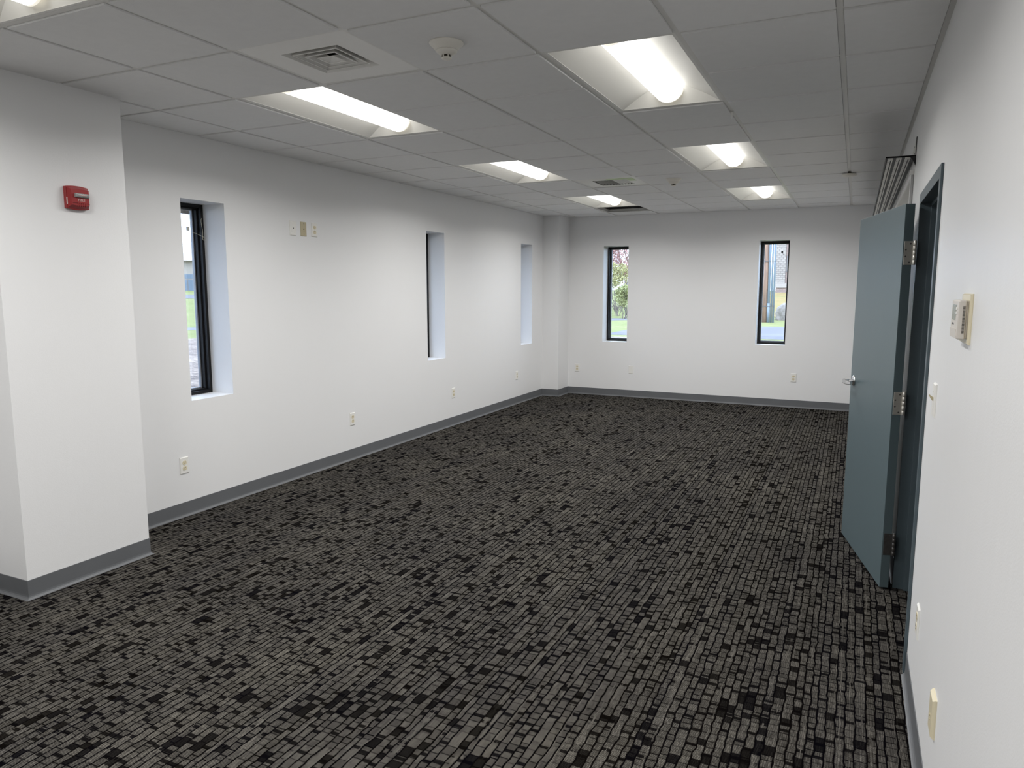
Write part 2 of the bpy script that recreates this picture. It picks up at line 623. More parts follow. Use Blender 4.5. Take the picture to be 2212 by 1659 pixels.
def grid_wall(mb, u0, u1, z0, z1, holes, d0, d1, fn):
    """solid wall slab with rectangular holes (reveals included)"""
    us = sorted(set([u0, u1] + [h[0] for h in holes] + [h[1] for h in holes]))
    zs = sorted(set([z0, z1] + [h[2] for h in holes] + [h[3] for h in holes]))

    def solid(i, j):
        if i < 0 or j < 0 or i >= len(us) - 1 or j >= len(zs) - 1:
            return False
        uc, zc = (us[i] + us[i + 1]) / 2, (zs[j] + zs[j + 1]) / 2
        return not any(h[0] < uc < h[1] and h[2] < zc < h[3] for h in holes)
    cache = {}

    def v(i, j, d):
        k = (i, j, d)
        if k not in cache:
            cache[k] = mb.bm.verts.new(fn(us[i], (d0, d1)[d], zs[j]))
        return cache[k]
    for i in range(len(us) - 1):
        for j in range(len(zs) - 1):
            if not solid(i, j):
                continue
            mb.bm.faces.new((v(i, j, 0), v(i + 1, j, 0), v(i + 1, j + 1, 0), v(i, j + 1, 0)))
            mb.bm.faces.new((v(i, j, 1), v(i, j + 1, 1), v(i + 1, j + 1, 1), v(i + 1, j, 1)))
            if not solid(i - 1, j):
                mb.bm.faces.new((v(i, j, 0), v(i, j + 1, 0), v(i, j + 1, 1), v(i, j, 1)))
            if not solid(i + 1, j):
                mb.bm.faces.new((v(i + 1, j, 0), v(i + 1, j, 1), v(i + 1, j + 1, 1), v(i + 1, j + 1, 0)))
            if not solid(i, j - 1):
                mb.bm.faces.new((v(i, j, 0), v(i, j, 1), v(i + 1, j, 1), v(i + 1, j, 0)))
            if not solid(i, j + 1):
                mb.bm.faces.new((v(i, j + 1, 0), v(i + 1, j + 1, 0), v(i + 1, j + 1, 1), v(i, j + 1, 1)))


# ---------------------------------------------------------------- room shell
WIN_L = [(1.056, 1.433), (4.165, 4.543), (6.590, 6.965)]      # y ranges, left wall
WIN_B = [(-0.200, 0.172), (1.962, 2.342)]                     # x ranges, back wall
WZ = (0.803, 2.188)
WZB = [(0.803, 2.189), (0.828, 2.214)]
REV = 0.21
INNER = 0.33
FACADE = 0.345
DOOR = (0.720, 1.738, 0.0, 2.053)     # rough opening in the right wall

mb = MB()
mb.box(XL - INNER, 5.6, YR - 0.2, YB + INNER, -0.12, 0.0)
struct(mb.build('floor', MAT['carpet']), 'charcoal and greige woven rib carpet over the whole floor', 'floor')

mb = MB()
grid_wall(mb, YR - 0.2, YB + INNER, 0, DECK, [(a, b) + WZ for a, b in WIN_L], XL, XL - INNER, lambda u, d, z: (d, u, z))
struct(mb.build('wall_left', MAT['wall']))
mb = MB()
grid_wall(mb, XL, XR + 0.13, 0, DECK, [WIN_B[0] + WZB[0], WIN_B[1] + WZB[1]], YB, YB + INNER, lambda u, d, z: (u, d, z))
struct(mb.build('wall_back', MAT['wall']))
mb = MB()
grid_wall(mb, YR - 0.2, YB, 0, DECK, [(DOOR[0] + 0.02, DOOR[1] - 0.02, -0.01, DOOR[3] - 0.02)], XR, XR + 0.13, lambda u, d, z: (d, u, z))
struct(mb.build('wall_right', MAT['wall']))
mb = MB()
mb.box(XL, XR, YR - 0.2, YR, 0, DECK)
struct(mb.build('wall_front', MAT['wall']))
mb = MB()
mb.box(XL, XP, YP0, YP1, 0, DECK)
struct(mb.build('wall_pilaster', MAT['wall']))
mb = MB()
mb.box(XL, XC, YC, YB, 0, DECK)
struct(mb.build('wall_corner', MAT['wall']))
# outside skin of the same walls: grey masonry round the windows
mb = MB()
grid_wall(mb, YR - 0.2, YB + FACADE, -0.3, DECK + 0.3, [(a - 0.03, b + 0.03, WZ[0] - 0.03, WZ[1] + 0.03) for a, b in WIN_L], XL - INNER, XL - FACADE, lambda u, d, z: (d, u, z))
struct(mb.build('wall_exterior_left', MAT['facade']))
mb = MB()
grid_wall(mb, XL - INNER, XR + 2.6, -0.3, DECK + 0.3, [(p[0] - 0.03, p[1] + 0.03, q[0] - 0.03, q[1] + 0.03) for p, q in zip(WIN_B, WZB)], YB + INNER, YB + FACADE, lambda u, d, z: (u, d, z))
struct(mb.build('wall_exterior_back', MAT['facade']))
mb = MB()
mb.box(XL - 1.25, XL - FACADE, YR - 0.2, YB + 1.25, 2.235, 2.55)
mb.box(XL - FACADE, XR + 2.6, YB + FACADE, YB + 1.25, 2.235, 2.55)
struct(mb.build('roof_overhang', MAT['facade']))
# hallway beyond the open door
mb = MB()
mb.box(5.4, 5.6, YR - 0.2, YB, 0, DECK)
mb.box(XR + 0.13, 5.4, YR - 0.2, YR, 0, DECK)
mb.box(XR + 0.13, 5.4, YB, YB + INNER, 0, DECK)
struct(mb.build('wall_hallway', MAT['hall_paint']))
# deck above the hung ceiling
mb = MB()
mb.box(XL - FACADE, 5.6, YR - 0.2, YB + FACADE, DECK, DECK + 0.2)
struct(mb.build('ceiling_deck', MAT['dark_void']))
mb = MB()
mb.box(XR + 0.13, 5.4, YR, YB, H, H + 0.03)
struct(mb.build('ceiling_hallway', MAT['ceiling_tile']))

# ---------------------------------------------------------------- hung ceiling
def cell_kind(i, j):
    if i in (0, 3) and j in (-7, -6, -3, -2, 1, 2, 5, 6, 9, 10):
        return 'lamp'
    if i == 1 and j in (0, 7):
        return 'vent'
    if i == 0 and j == 11:
        return 'hole'
    return 'tile'


mb = MB()
GAP, DROP = 0.0140, 0.0075
rng = random.Random(3)
for i in range(-2, 6):
    for j in range(-9, 13):
        if cell_kind(i, j) != 'tile':
            continue
        x0, x1 = max(i * T, XL), min((i + 1) * T, XR)
        y0, y1 = max(j * T, YR), min((j + 1) * T, YB)
        if x1 - x0 < 0.06 or y1 - y0 < 0.03:
            continue
        if x0 < XP - 0.03 and i == -2 and y1 > YP0 and y0 < YP1 and (y0 >= YP0 and y1 <= YP1):
            continue
        gx0 = GAP if x0 > XL + 1e-4 else 0.004
        gx1 = GAP if x1 < XR - 1e-4 else 0.024
        gy0 = GAP if y0 > YR + 1e-4 else 0.004
        gy1 = GAP if y1 < YB - 1e-4 else 0.006
        dz = rng.uniform(-0.0008, 0.0008)
        mb.box(x0 + gx0, x1 - gx1, y0 + gy0, y1 - gy1, H - DROP + dz, H + 0.0035)
        mb.box(x0 + 0.003, x1 - 0.003, y0 + 0.003, y1 - 0.003, H + 0.0035, H + 0.016)
ceiling = struct(mb.build('ceiling', MAT['ceiling_tile']), 'hung ceiling of off-white square tiles in a metal grid', 'ceiling')
mb = MB()
for i in range(-1, 6):
    mb.box(i * T - 0.012, i * T + 0.012, YR, YB, H, H + 0.0015)
    mb.box(i * T - 0.001, i * T + 0.001, YR, YB, H + 0.0015, H + 0.038)
for j in range(-8, 13):
    for i in range(-2, 6):
        if cell_kind(i, j) == 'lamp' and cell_kind(i, j - 1) == 'lamp' and j in (-6, -2, 2, 6, 10):
            continue
        x0, x1 = max(i * T, XL), min((i + 1) * T, XR)
        mb.box(x0 + 0.012, x1 - 0.012, j * T - 0.012, j * T + 0.012, H, H + 0.0015)
        mb.box(x0 + 0.012, x1 - 0.012, j * T - 0.001, j * T + 0.001, H + 0.0015, H + 0.036)
grid = mb.build('ceiling_grid', MAT['grid_metal'], parent=ceiling)
# wall angle round the room
mb = MB()
A = 0.021
mb.box(XR - A, XR, YR, YB, H - 0.001, H + 0.001)
mb.box(XR - 0.0015, XR, YR, YB, H, H + 0.02)
mb.box(XL, XL + 0.012, YP1, YC, H - 0.0005, H + 0.001)
mb.box(XP, XP + 0.010, YP0, YP1, H - 0.0005, H + 0.001)
mb.box(XC, XR - A, YB - 0.010, YB, H - 0.0005, H + 0.001)
struct(mb.build('trim_1', MAT['grid_metal']))
# steel joists and a duct above, seen through the missing tile
mb = MB()
for k in range(5):
    y = 6.35 + 0.32 * k
    mb.box(XL, XR, y - 0.03, y + 0.03, H + 0.40, H + 0.46)
mb.tube([(XL, 7.02, H + 0.30), (XR, 7.02, H + 0.30)], 0.045, 12)
struct(mb.build('ceiling_joists', MAT['duct_metal']))

# ---------------------------------------------------------------- cove base
PROF = [(0.0, 0.0), (0.017, 0.0), (0.017, 0.0015), (0.012, 0.0035), (0.0075, 0.0085), (0.0045, 0.015), (0.0035, 0.024), (0.003, BASE_H - 0.001), (0.0022, BASE_H), (0.0, BASE_H)]


def sweep_base(name, path):
    """path runs with the room on its right-hand side"""
    mb = MB()
    pts = [Vector((p[0], p[1])) for p in path]
    nrm = []
    for i in range(len(pts) - 1):
        d = (pts[i + 1] - pts[i]).normalized()
        nrm.append(Vector((d.y, -d.x)))
    rings = []
    for i, p in enumerate(pts):
        if i == 0:
            n = nrm[0]
        elif i == len(pts) - 1:
            n = nrm[-1]
        else:
            n = nrm[i - 1] + nrm[i]
            n = n / (1.0 + nrm[i - 1].dot(nrm[i]))
        rings.append([mb.bm.verts.new((p.x + n.x * o, p.y + n.y * o, z)) for o, z in PROF])
    k = len(PROF)
    for i in range(len(rings) - 1):
        for a in range(k):
            f = mb.bm.faces.new((rings[i][a], rings[i][(a + 1) % k], rings[i + 1][(a + 1) % k], rings[i + 1][a]))
    mb.bm.faces.new(rings[0][::-1])
    mb.bm.faces.new(rings[-1])
    return struct(mb.build(name, MAT['cove_base']))


sweep_base('baseboard_left', [(XL, YP1), (XL, YC), (XC, YC), (XC, YB)])
sweep_base('baseboard_pilaster', [(XL, YR), (XL, YP0), (XP, YP0), (XP, YP1), (XL, YP1)])
sweep_base('baseboard_back', [(XC, YB), (XR, YB)])
sweep_base('baseboard_right', [(XR, YB), (XR, DOOR[1] + 0.001)])
sweep_base('baseboard_front', [(XR, DOOR[0] - 0.001), (XR, YR), (XL, YR)])


# ---------------------------------------------------------------- windows
def smooth(pts, n=6):
    P = [Vector(p) for p in pts]
    P = [P[0]] + P + [P[-1]]
    out = []
    for i in range(1, len(P) - 2):
        a, b, c, d = P[i - 1:i + 3]
        for k in range(n):
            t = k / n
            out.append(0.5 * ((2 * b) + (c - a) * t + (2 * a - 5 * b + 4 * c - d) * t * t + (3 * b - a - 3 * c + d) * t ** 3))
    out.append(P[-2])
    return out


def window(n, label, loc, rz, w, z0, z1, sensor=None, cord=False):
    """local frame: wall face y=0, outside +y, x centred, z absolute"""
    o = thing('window_%d' % n, label, 'window', (loc[0], loc[1], 0.0), rz)
    o['kind'] = 'structure'
    h = w / 2

    def ring(mb, out, inn, ya, yb):
        mb.box(-h + out, -h + inn, ya, yb, z0 + out, z1 - out)
        mb.box(h - inn, h - out, ya, yb, z0 + out, z1 - out)
        mb.box(-h + inn, h - inn, ya, yb, z1 - inn, z1 - out)
        mb.box(-h + inn, h - inn, ya, yb, z0 + out, z0 + inn)
    mb = MB()
    ring(mb, 0.0005, 0.022, REV, REV + 0.10)
    ring(mb, 0.022, 0.032, REV + 0.035, REV + 0.10)
    mb.build('window_frame', MAT['black_frame'], o, bevel=0.0015)
    mb = MB()
    ring(mb, 0.032, 0.040, REV + 0.072, REV + 0.094)
    mb.build('window_sash', MAT['grey_sash'], o)
    mb = MB()
    mb.box(-h + 0.036, h - 0.036, REV + 0.086, REV + 0.090, z0 + 0.036, z1 - 0.036)
    mb.build('window_glass', MAT['glass'], o)
    if sensor:
        sx, sz = sensor
        mb = MB()
        mb.box(sx - 0.012, sx + 0.012, REV + 0.074, REV + 0.086, sz - 0.014, sz + 0.014)
        s_ = mb.build('window_sensor', MAT['detector_cream'] if cord else MAT['black_frame'], o, bevel=0.002)
        s_['label'] = 'small square alarm contact stuck on the glass'
        mb = MB()
        if cord:
            pts = [(sx, REV + 0.072, sz - 0.014), (sx + 0.012, REV + 0.06, sz - 0.026), (sx + 0.025, REV + 0.03, sz - 0.034), (h - 0.034, REV + 0.0, sz - 0.050),
                   (h - 0.018, REV - 0.012, sz - 0.060), (h - 0.008, REV - 0.014, sz - 0.070), (h - 0.012, REV - 0.014, sz - 0.082), (h - 0.026, REV - 0.012, sz - 0.074),
                   (h - 0.022, REV - 0.010, sz - 0.02), (h - 0.028, REV - 0.006, sz + 0.05), (h - 0.020, REV - 0.004, sz + 0.075)]
        else:
            pts = [(sx, REV + 0.072, sz - 0.014), (sx + 0.02, REV + 0.06, sz - 0.034), (sx + 0.05, REV + 0.05, sz - 0.040), (h - 0.03, REV + 0.03, sz - 0.05)]
        mb.tube(smooth(pts), 0.0016, 6)
        mb.build('window_sensor_wire', MAT['cord_beige'] if cord else MAT['black_frame'], o)
    return o


WL = WIN_L[0][1] - WIN_L[0][0]
window(1, 'tall narrow window nearest the red alarm, with a beige sensor wire', (XL, sum(WIN_L[0]) / 2), PI / 2, WL, *WZ, sensor=(0.115, 2.015), cord=True)
window(2, 'tall narrow window in the middle of the left wall', (XL, sum(WIN_L[1]) / 2), PI / 2, WIN_L[1][1] - WIN_L[1][0], *WZ)
window(3, 'tall narrow window closest to the corner on the left wall', (XL, sum(WIN_L[2]) / 2), PI / 2, WIN_L[2][1] - WIN_L[2][0], *WZ)
window(4, 'tall narrow back-wall window looking onto pink and green shrubs', (sum(WIN_B[0]) / 2, YB), 0, WIN_B[0][1] - WIN_B[0][0], *WZB[0], sensor=(0.125, 2.04))
window(5, 'tall narrow back-wall window looking onto a utility pole', (sum(WIN_B[1]) / 2, YB), 0, WIN_B[1][1] - WIN_B[1][0], *WZB[1], sensor=(0.075, 2.07))


# ---------------------------------------------------------------- door frame and door
FX = XR - 0.010       # face of the frame
YJ = 1.687            # far jamb
YN = 0.771            # near jamb
ZH = 2.002
FD = XR + 0.14        # frame depth


def jamb_profile(s, y):
    # s=+1 far jamb (stop projects towards -y), s=-1 near jamb
    return [(FX, y + s * 0.051), (FX, y), (FX + 0.049, y), (FX + 0.049, y - s * 0.016), (FX + 0.106, y - s * 0.016), (FX + 0.106, y), (FD, y), (FD, y + s * 0.051), (FD - 0.006, y + s * 0.051), (FD - 0.006, y + s * 0.030), (FX + 0.0095, y + s * 0.030), (FX + 0.0095, y + s * 0.051)]


mb = MB()
for s, y in ((1, YJ), (-1, YN)):
    mb.prism(jamb_profile(s, y), 0.0, ZH + 0.051, 'z')
hp = [(FX, ZH + 0.051), (FX, ZH), (FX + 0.049, ZH), (FX + 0.049, ZH - 0.016), (FX + 0.106, ZH - 0.016), (FX + 0.106, ZH), (FD, ZH), (FD, ZH + 0.051), (FD - 0.006, ZH + 0.051), (FD - 0.006, ZH + 0.030), (FX + 0.0095, ZH + 0.030), (FX + 0.0095, ZH + 0.051)]
mb.prism(hp, YN, YJ, 'y')
frame = struct(mb.build('trim_2', MAT['paint_teal_shaded'], bevel=0.0012), 'blue-grey steel frame around the open doorway, its shade painted in', 'door frame')
mb = MB()
mb.box(FX - 0.0008, FX + 0.03, YN - 0.0, YN + 0.0012, 0.950, 1.040)
mb.build('strike_plate', MAT['dark_steel'], parent=frame)

# leaf: local x along the leaf from the hinge edge, y thickness (front face y=0 towards room), z up
P0 = Vector((3.361, 1.638, 0.0))
P1 = Vector((3.166, 2.488, 0.0))
dl = (P1 - P0)
LW = 0.885
ang = math.atan2(dl.y, dl.x)
door = thing('door_1', 'blue-grey flush door swung wide open against the right wall', 'door', P0, ang)
door['kind'] = 'structure'
# room-facing side: camera sees the face whose normal points to -x; local +y = left of direction = -x
mb = MB()
mb.box(0, LW, -0.044, 0.0, 0.012, 1.999)
leaf = mb.build('door_leaf', MAT['paint_teal'], door, bevel=0.0015)


def hinge(zc, mat, n):
    mb = MB()
    mb.box(-0.0018, 0.001, -0.046, -0.006, zc - 0.0585, zc + 0.0585)
    h = mb.build('hinge', mat, door, bevel=0.0008)
    mb = MB()
    kx, ky = -0.0055, -0.053
    for q in range(5):
        za = zc - 0.0585 + q * 0.0234
        mb.lathe([(0.0072, 0.0004), (0.0080, 0.0012), (0.0080, 0.0222), (0.0072, 0.0230)], 14, center=(kx, ky, za))
    mb.lathe([(0.0072, 0.0), (0.0072, 0.002), (0.003, 0.005)], 14, center=(kx, ky, zc + 0.0585))
    mb.build('hinge_knuckle', mat, h)
    for dx, dz in ((-0.036, 0.047), (-0.020, 0.047), (0, 0), (0, 0)):
        pass
    for yy, dz in ((-0.034, 0.046), (-0.014, 0.017), (-0.014, -0.016), (-0.032, -0.046)):
        mb = MB()
        # countersunk screw head, axis along local x
        pts = []
        for r, xx in ((0.0042, -0.0019), (0.0036, -0.0023), (0.0012, -0.0021)):
            pts.append([mb.bm.verts.new((xx, yy + r * math.cos(2 * PI * k / 12), zc + dz + r * math.sin(2 * PI * k / 12))) for k in range(12)])
        for a in range(2):
            for k in range(12):
                mb.bm.faces.new((pts[a][k], pts[a][(k + 1) % 12], pts[a + 1][(k + 1) % 12], pts[a + 1][k]))
        mb.bm.faces.new(pts[2])
        mb.build('hinge_screw', MAT['dark_steel'], h)
    return h


hinge(1.758, MAT['steel'], 0)
hinge(0.999, MAT['steel'], 1)
hb = hinge(0.250, MAT['dark_steel'], 2)
hb['label'] = 'dull dark hinge at the bottom of the door'

# lever set
LX, LZ = 0.800, 1.010
for side in (1, -1):
    y0 = 0.0 if side > 0 else -0.044
    mb = MB()
    mb.lathe([(0.0, side * 0.012), (0.018, side * 0.012), (0.030, side * 0.009), (0.033, side * 0.004), (0.033, 0.0)], 28, 'y', (LX, y0, LZ + 0.008))
    hd = mb.build('door_handle', MAT['chrome'], door)
    mb = MB()
    mb.lathe([(0.0115, 0.0), (0.0115, side * 0.040), (0.013, side * 0.050), (0.0, side * 0.052)], 18, 'y', (LX, y0 + side * 0.010, LZ + 0.004))
    yl = y0 + side * 0.062
    sec = []
    for t in range(9):
        q = t / 8
        xx = LX + 0.014 - q * 0.126
        hh = 0.0135 - 0.0025 * q
        dd = 0.0065
        yy = yl - side * (0.020 * max(0.0, (q - 0.72) / 0.28) ** 1.5)
        if q < 0.12:
            yy -= side * 0.006 * (1 - q / 0.12)
        sec.append([mb.bm.verts.new((xx, yy - dd * c1, LZ + 0.004 + hh * c2)) for c1, c2 in ((-1, -0.7), (-0.6, -1), (0.6, -1), (1, -0.7), (1, 0.7), (0.6, 1), (-0.6, 1), (-1, 0.7))])
    for a in range(8):
        for k in range(8):
            f = mb.bm.faces.new((sec[a][k], sec[a][(k + 1) % 8], sec[a + 1][(k + 1) % 8], sec[a + 1][k]))
    mb.bm.faces.new(sec[0][::-1])
    mb.bm.faces.new(sec[-1])
    mb.build('lever', MAT['chrome'], hd)
mb = MB()
mb.box(LW - 0.0005, LW + 0.001, -0.034, -0.010, LZ - 0.028, LZ + 0.085 - 0.028)
mb.box(LW, LW + 0.010, -0.028, -0.016, LZ - 0.006, LZ + 0.012)
mb.build('latch', MAT['steel'], door)


# ---------------------------------------------------------------- recessed lamps
def make_lamp():
    o = thing('ceiling_light', '', 'ceiling light', (0, 0, 0), 0, 'two by four foot recessed lamps with round baskets')
    hx, hy = T / 2 - 0.012, T - 0.012
    # steel flange lying on the grid
    mb = MB()
    L = 0.014
    z0, z1 = 0.0008, 0.004
    mb.box(-hx, -hx + L, -hy, hy, z0, z1)
    mb.box(hx - L, hx, -hy, hy, z0, z1)
    mb.box(-hx + L, hx - L, -hy, -hy + L, z0, z1)
    mb.box(-hx + L, hx - L, hy - L, hy, z0, z1)
    # housing outside
    for a, b, c, d in ((-hx - 0.006, -hx - 0.004, -hy, hy), (hx + 0.004, hx + 0.006, -hy, hy), (-hx, hx, -hy - 0.006, -hy - 0.004), (-hx, hx, hy + 0.004, hy + 0.006)):
        mb.box(a, b, c, d, 0.004, 0.115)
    mb.box(-hx, hx, -hy, hy, 0.113, 0.115)
    mb.build('lamp_housing', MAT['white_steel'], o)
    # white reflector: curved long sides, sloped ends
    mb = MB()
    ox, oy = hx - L, hy - L
    ix, iy = 0.088, hy - 0.072
    K = 12
    rings = []
    for k in range(K + 1):
        s = k / K
        x = ox + (ix - ox) * s
        y = oy + (iy - oy) * s
        z = 0.002 + 0.090 * (0.75 * s + 0.25 * math.sin(s * PI / 2))
        rings.append([mb.bm.verts.new(p) for p in ((-x, -y, z), (x, -y, z), (x, y, z), (-x, y, z))])
    for k in range(K):
        for c in range(4):
            # separate faces on each side: edges between sides stay sharp
            f = mb.bm.faces.new((rings[k][c], rings[k][(c + 1) % 4], rings[k + 1][(c + 1) % 4], rings[k + 1][c]))
    mb.bm.faces.new(rings[-1])
    ref = mb.build('reflector', MAT['reflector_white'], o)
    es = ref.modifiers.new('split', 'EDGE_SPLIT')
    es.split_angle = math.radians(25)
    for f in ref.data.polygons:
        f.use_smooth = True
    # basket lens: half round along y
    mb = MB()
    ly = iy + 0.020
    S = 20
    rx, rz, zc = 0.082, 0.072, 0.081
    prof = [(rx * math.cos(PI + PI * k / S), zc + rz * math.sin(PI + PI * k / S)) for k in range(S + 1)]
    A = [mb.bm.verts.new((p[0], -ly, p[1])) for p in prof]
    B = [mb.bm.verts.new((p[0], ly, p[1])) for p in prof]
    for k in range(S):
        mb.face  # noqa
        f = mb.bm.faces.new((A[k], A[k + 1], B[k + 1], B[k]))
        f.smooth = True
    lens = mb.build('lens', MAT['lens'], o)
    lens['label'] = 'glowing half-round lens'
    for s in (-1, 1):
        mb = MB()
        A = [mb.bm.verts.new((p[0] * 1.02, s * (ly + 0.001), zc + (p[1] - zc) * 1.02)) for p in prof]
        B = [mb.bm.verts.new((p[0] * 1.0, s * (ly - 0.010), zc + (p[1] - zc) * 1.02)) for p in prof]
        mb.bm.faces.new(A)
        for k in range(S):
            mb.bm.faces.new((A[k], A[k + 1], B[k + 1], B[k]))
        mb.build('lens_cap', MAT['lens_end'], o)
    ld = bpy.data.lights.new('lamp_tube', 'AREA')
    ld.shape = 'RECTANGLE'
    ld.size = 0.085
    ld.size_y = 2 * iy
    ld.energy = LAMP_WATTS
    ld.color = (1.0, 0.985, 0.968)
    ld.spread = LAMP_SPREAD
    lo = bpy.data.objects.new('lamp_tube', ld)
    COL.objects.link(lo)
    lo.parent = o
    lo.location = (0, 0, 0.0055)
    return o


LAMPS = [
    (0, -7, 'unseen recessed lamp added for light behind the photographer on the pilaster side'),  # this pair is out of view, added on the row spacing for light
    (3, -7, 'unseen recessed lamp added for light behind the photographer on the door side'),
    (0, -3, 'recessed lamp cut off by the top left corner of the photo'),
    (3, -3, 'unseen recessed lamp added for light overhead, just in front of the photographer'),  # out of view, added on the row spacing to light near walls and floor
    (0, 1, 'large lit recessed lamp just past the square air vent, nearest in the left row'),
    (3, 1, 'large lit recessed lamp at top centre right, nearest in the right row'),
    (0, 5, 'middle lit recessed lamp of the left row, in front of the louvred vent'),
    (3, 5, 'middle lit recessed lamp of the right row'),
    (0, 9, 'farthest lit recessed lamp of the left row, beside the missing tile'),
    (3, 9, 'farthest lit recessed lamp of the right row, near the back wall'),
]
lamp0 = make_lamp()
for k, (i, j, lab) in enumerate(LAMPS):
    loc = ((i + 0.5) * T, (j + 1) * T, H)
    if k == 0:
        lamp0.location = loc
        lamp0['label'] = lab
    else:
        copy_thing(lamp0, loc, 0, lab, 'two by four foot recessed lamps with round baskets')

# ---------------------------------------------------------------- air vents
def vent_panel(o, x0, x1, y0, y1):
    h = T / 2 - 0.0125
    mb = MB()
    z0, z1 = 0.0006, 0.003
    mb.box(-h, x0, -h, h, z0, z1)
    mb.box(x1, h, -h, h, z0, z1)
    mb.box(x0, x1, -h, y0, z0, z1)
    mb.box(x0, x1, y1, h, z0, z1)
    return mb.build('vent_panel', MAT['white_steel'], o)


v = thing('air_vent', 'white ceiling air vent with nested square louvres, beside the nearest left lamp', 'air vent', (1.5 * T, 0.5 * T, H), 0)
q = 0.158
vent_panel(v, -q, q, -q, q)


def frustum_ring(mb, r0, z0, r1, z1, t=0.0015):
    for rr, sgn in ((0, 1), (t, -1)):
        a = [mb.bm.verts.new((x * (r0 - rr), y * (r0 - rr), z0 + rr)) for x, y in ((-1, -1), (1, -1), (1, 1), (-1, 1))]
        b = [mb.bm.verts.new((x * (r1 - rr), y * (r1 - rr), z1 + rr)) for x, y in ((-1, -1), (1, -1), (1, 1), (-1, 1))]
        for k in range(4):
            mb.bm.faces.new((a[k], a[(k + 1) % 4], b[(k + 1) % 4], b[k]))


mb = MB()
frustum_ring(mb, q, 0.0006, q - 0.035, 0.045)
mb.build('vent_neck', MAT['white_steel'], v)
for n, r in enumerate((0.124, 0.085, 0.046)):
    mb = MB()
    # thin flat lip and flared blade
    for x0, x1, y0, y1 in ((-r, -r + 0.004, -r, r), (r - 0.004, r, -r, r), (-r + 0.004, r - 0.004, -r, -r + 0.004), (-r + 0.004, r - 0.004, r - 0.004, r)):
        mb.box(x0, x1, y0, y1, 0.0006, 0.0035)
    if n < 2:
        frustum_ring(mb, r, 0.0035, r - 0.030, 0.040)
    mb.build('louvre', MAT['white_steel'], v)
mb = MB()
r = 0.044
a = [mb.bm.verts.new((x * r, y * r, 0.0025)) for x, y in ((-1, -1), (1, -1), (1, 1), (-1, 1))]
ap = mb.bm.verts.new((0, 0, 0.014))
for k in range(4):
    mb.bm.faces.new((a[k], a[(k + 1) % 4], ap))
mb.build('vent_centre', MAT['white_steel'], v)
mb = MB()
for a0, a1, b0, b1 in ((-q, -q + 0.002, -q, q), (q - 0.002, q, -q, q), (-q, q, -q, -q + 0.002), (-q, q, q - 0.002, q)):
    mb.box(a0, a1, b0, b1, 0.046, 0.22)
mb.box(-q, q, -q, q, 0.22, 0.222)
mb.build('duct_box', MAT['dark_void'], v)

v2 = thing('air_vent', 'far ceiling air vent with parallel slats and a pale green edge', 'air vent', (1.5 * T, 7.5 * T, H), 0)
x0, x1, y0, y1 = -0.165, 0.175, -0.130, 0.215
vent_panel(v2, x0, x1, y0, y1)
for n in range(11):
    xx = x0 + 0.018 + n * (x1 - x0 - 0.036) / 10
    lean = -0.016 if n < 6 else 0.016
    mb = MB()
    mb.prism([(xx, 0.001), (xx + 0.002, 0.001), (xx + 0.002 + lean * 0.6, 0.018), (xx + lean * 0.6, 0.018)], y0 + 0.002, y1 - 0.002, 'y')
    mb.build('slat', MAT['white_steel'], v2)
mb = MB()
mb.box(0.00, 0.255, y0 - 0.075, y0 - 0.012, -0.0012, 0.0004)
mb.box(x1 + 0.012, 0.255, y0 - 0.012, y0 + 0.11, -0.0012, 0.0004)
gi = mb.build('insulation_edge', MAT['green_ins'], v2)
gi['label'] = 'pale green strip along the vent edge'
mb = MB()
for a0, a1, b0, b1 in ((x0, x0 + 0.002, y0, y1), (x1 - 0.002, x1, y0, y1), (x0, x1, y0, y0 + 0.002), (x0, x1, y1 - 0.002, y1)):
    mb.box(a0, a1, b0, b1, 0.03, 0.22)
mb.box(x0, x1, y0, y1, 0.22, 0.222)
mb.build('duct_box', MAT['dark_void'], v2)


# ---------------------------------------------------------------- smoke detectors, sensor, hook
def make_smoke(label, loc):
    o = thing('smoke_detector', label, 'smoke detector', loc, 0)
    z = 0.0
    mb = MB()
    mb.lathe([(0.0, z), (0.072, z), (0.074, z - 0.003), (0.073, z - 0.007), (0.058, z - 0.022), (0.050, z - 0.029), (0.049, z - 0.032), (0.0, z - 0.032)], 40)
    b = mb.build('detector_base', MAT['detector_cream'], o)
    mb = MB()
    mb.lathe([(0.0, z - 0.032), (0.046, z - 0.032), (0.047, z - 0.036), (0.038, z - 0.044), (0.028, z - 0.049), (0.023, z - 0.051), (0.0, z - 0.051)], 36)
    b2 = mb.build('detector_head', MAT['detector_cream'], o)
    mb = MB()
    mb.lathe([(0.0, z - 0.051), (0.0175, z - 0.051), (0.0175, z - 0.061), (0.0, z - 0.061)], 24)
    mb.build('detector_chamber', MAT['slot_dark'], b2)
    mb = MB()
    mb.lathe([(0.0, z - 0.061), (0.022, z - 0.061), (0.0225, z - 0.0635), (0.019, z - 0.068), (0.0, z - 0.0695)], 28)
    for k in range(6):
        a = k * PI / 3 + 0.35
        c, s = math.cos(a), math.sin(a)
        mb.tube([(0.0195 * c, 0.0195 * s, z - 0.051), (0.0195 * c, 0.0195 * s, z - 0.061)], 0.0028, 6)
    mb.build('detector_cap', MAT['detector_cream'], b2)
    return o


make_smoke('cream smoke detector near the top centre, beside the square air vent', (1.528, 0.300, H - DROP))
make_smoke('small far smoke detector between the louvred vent and the right lamps', (1.530, 4.560, H - DROP))

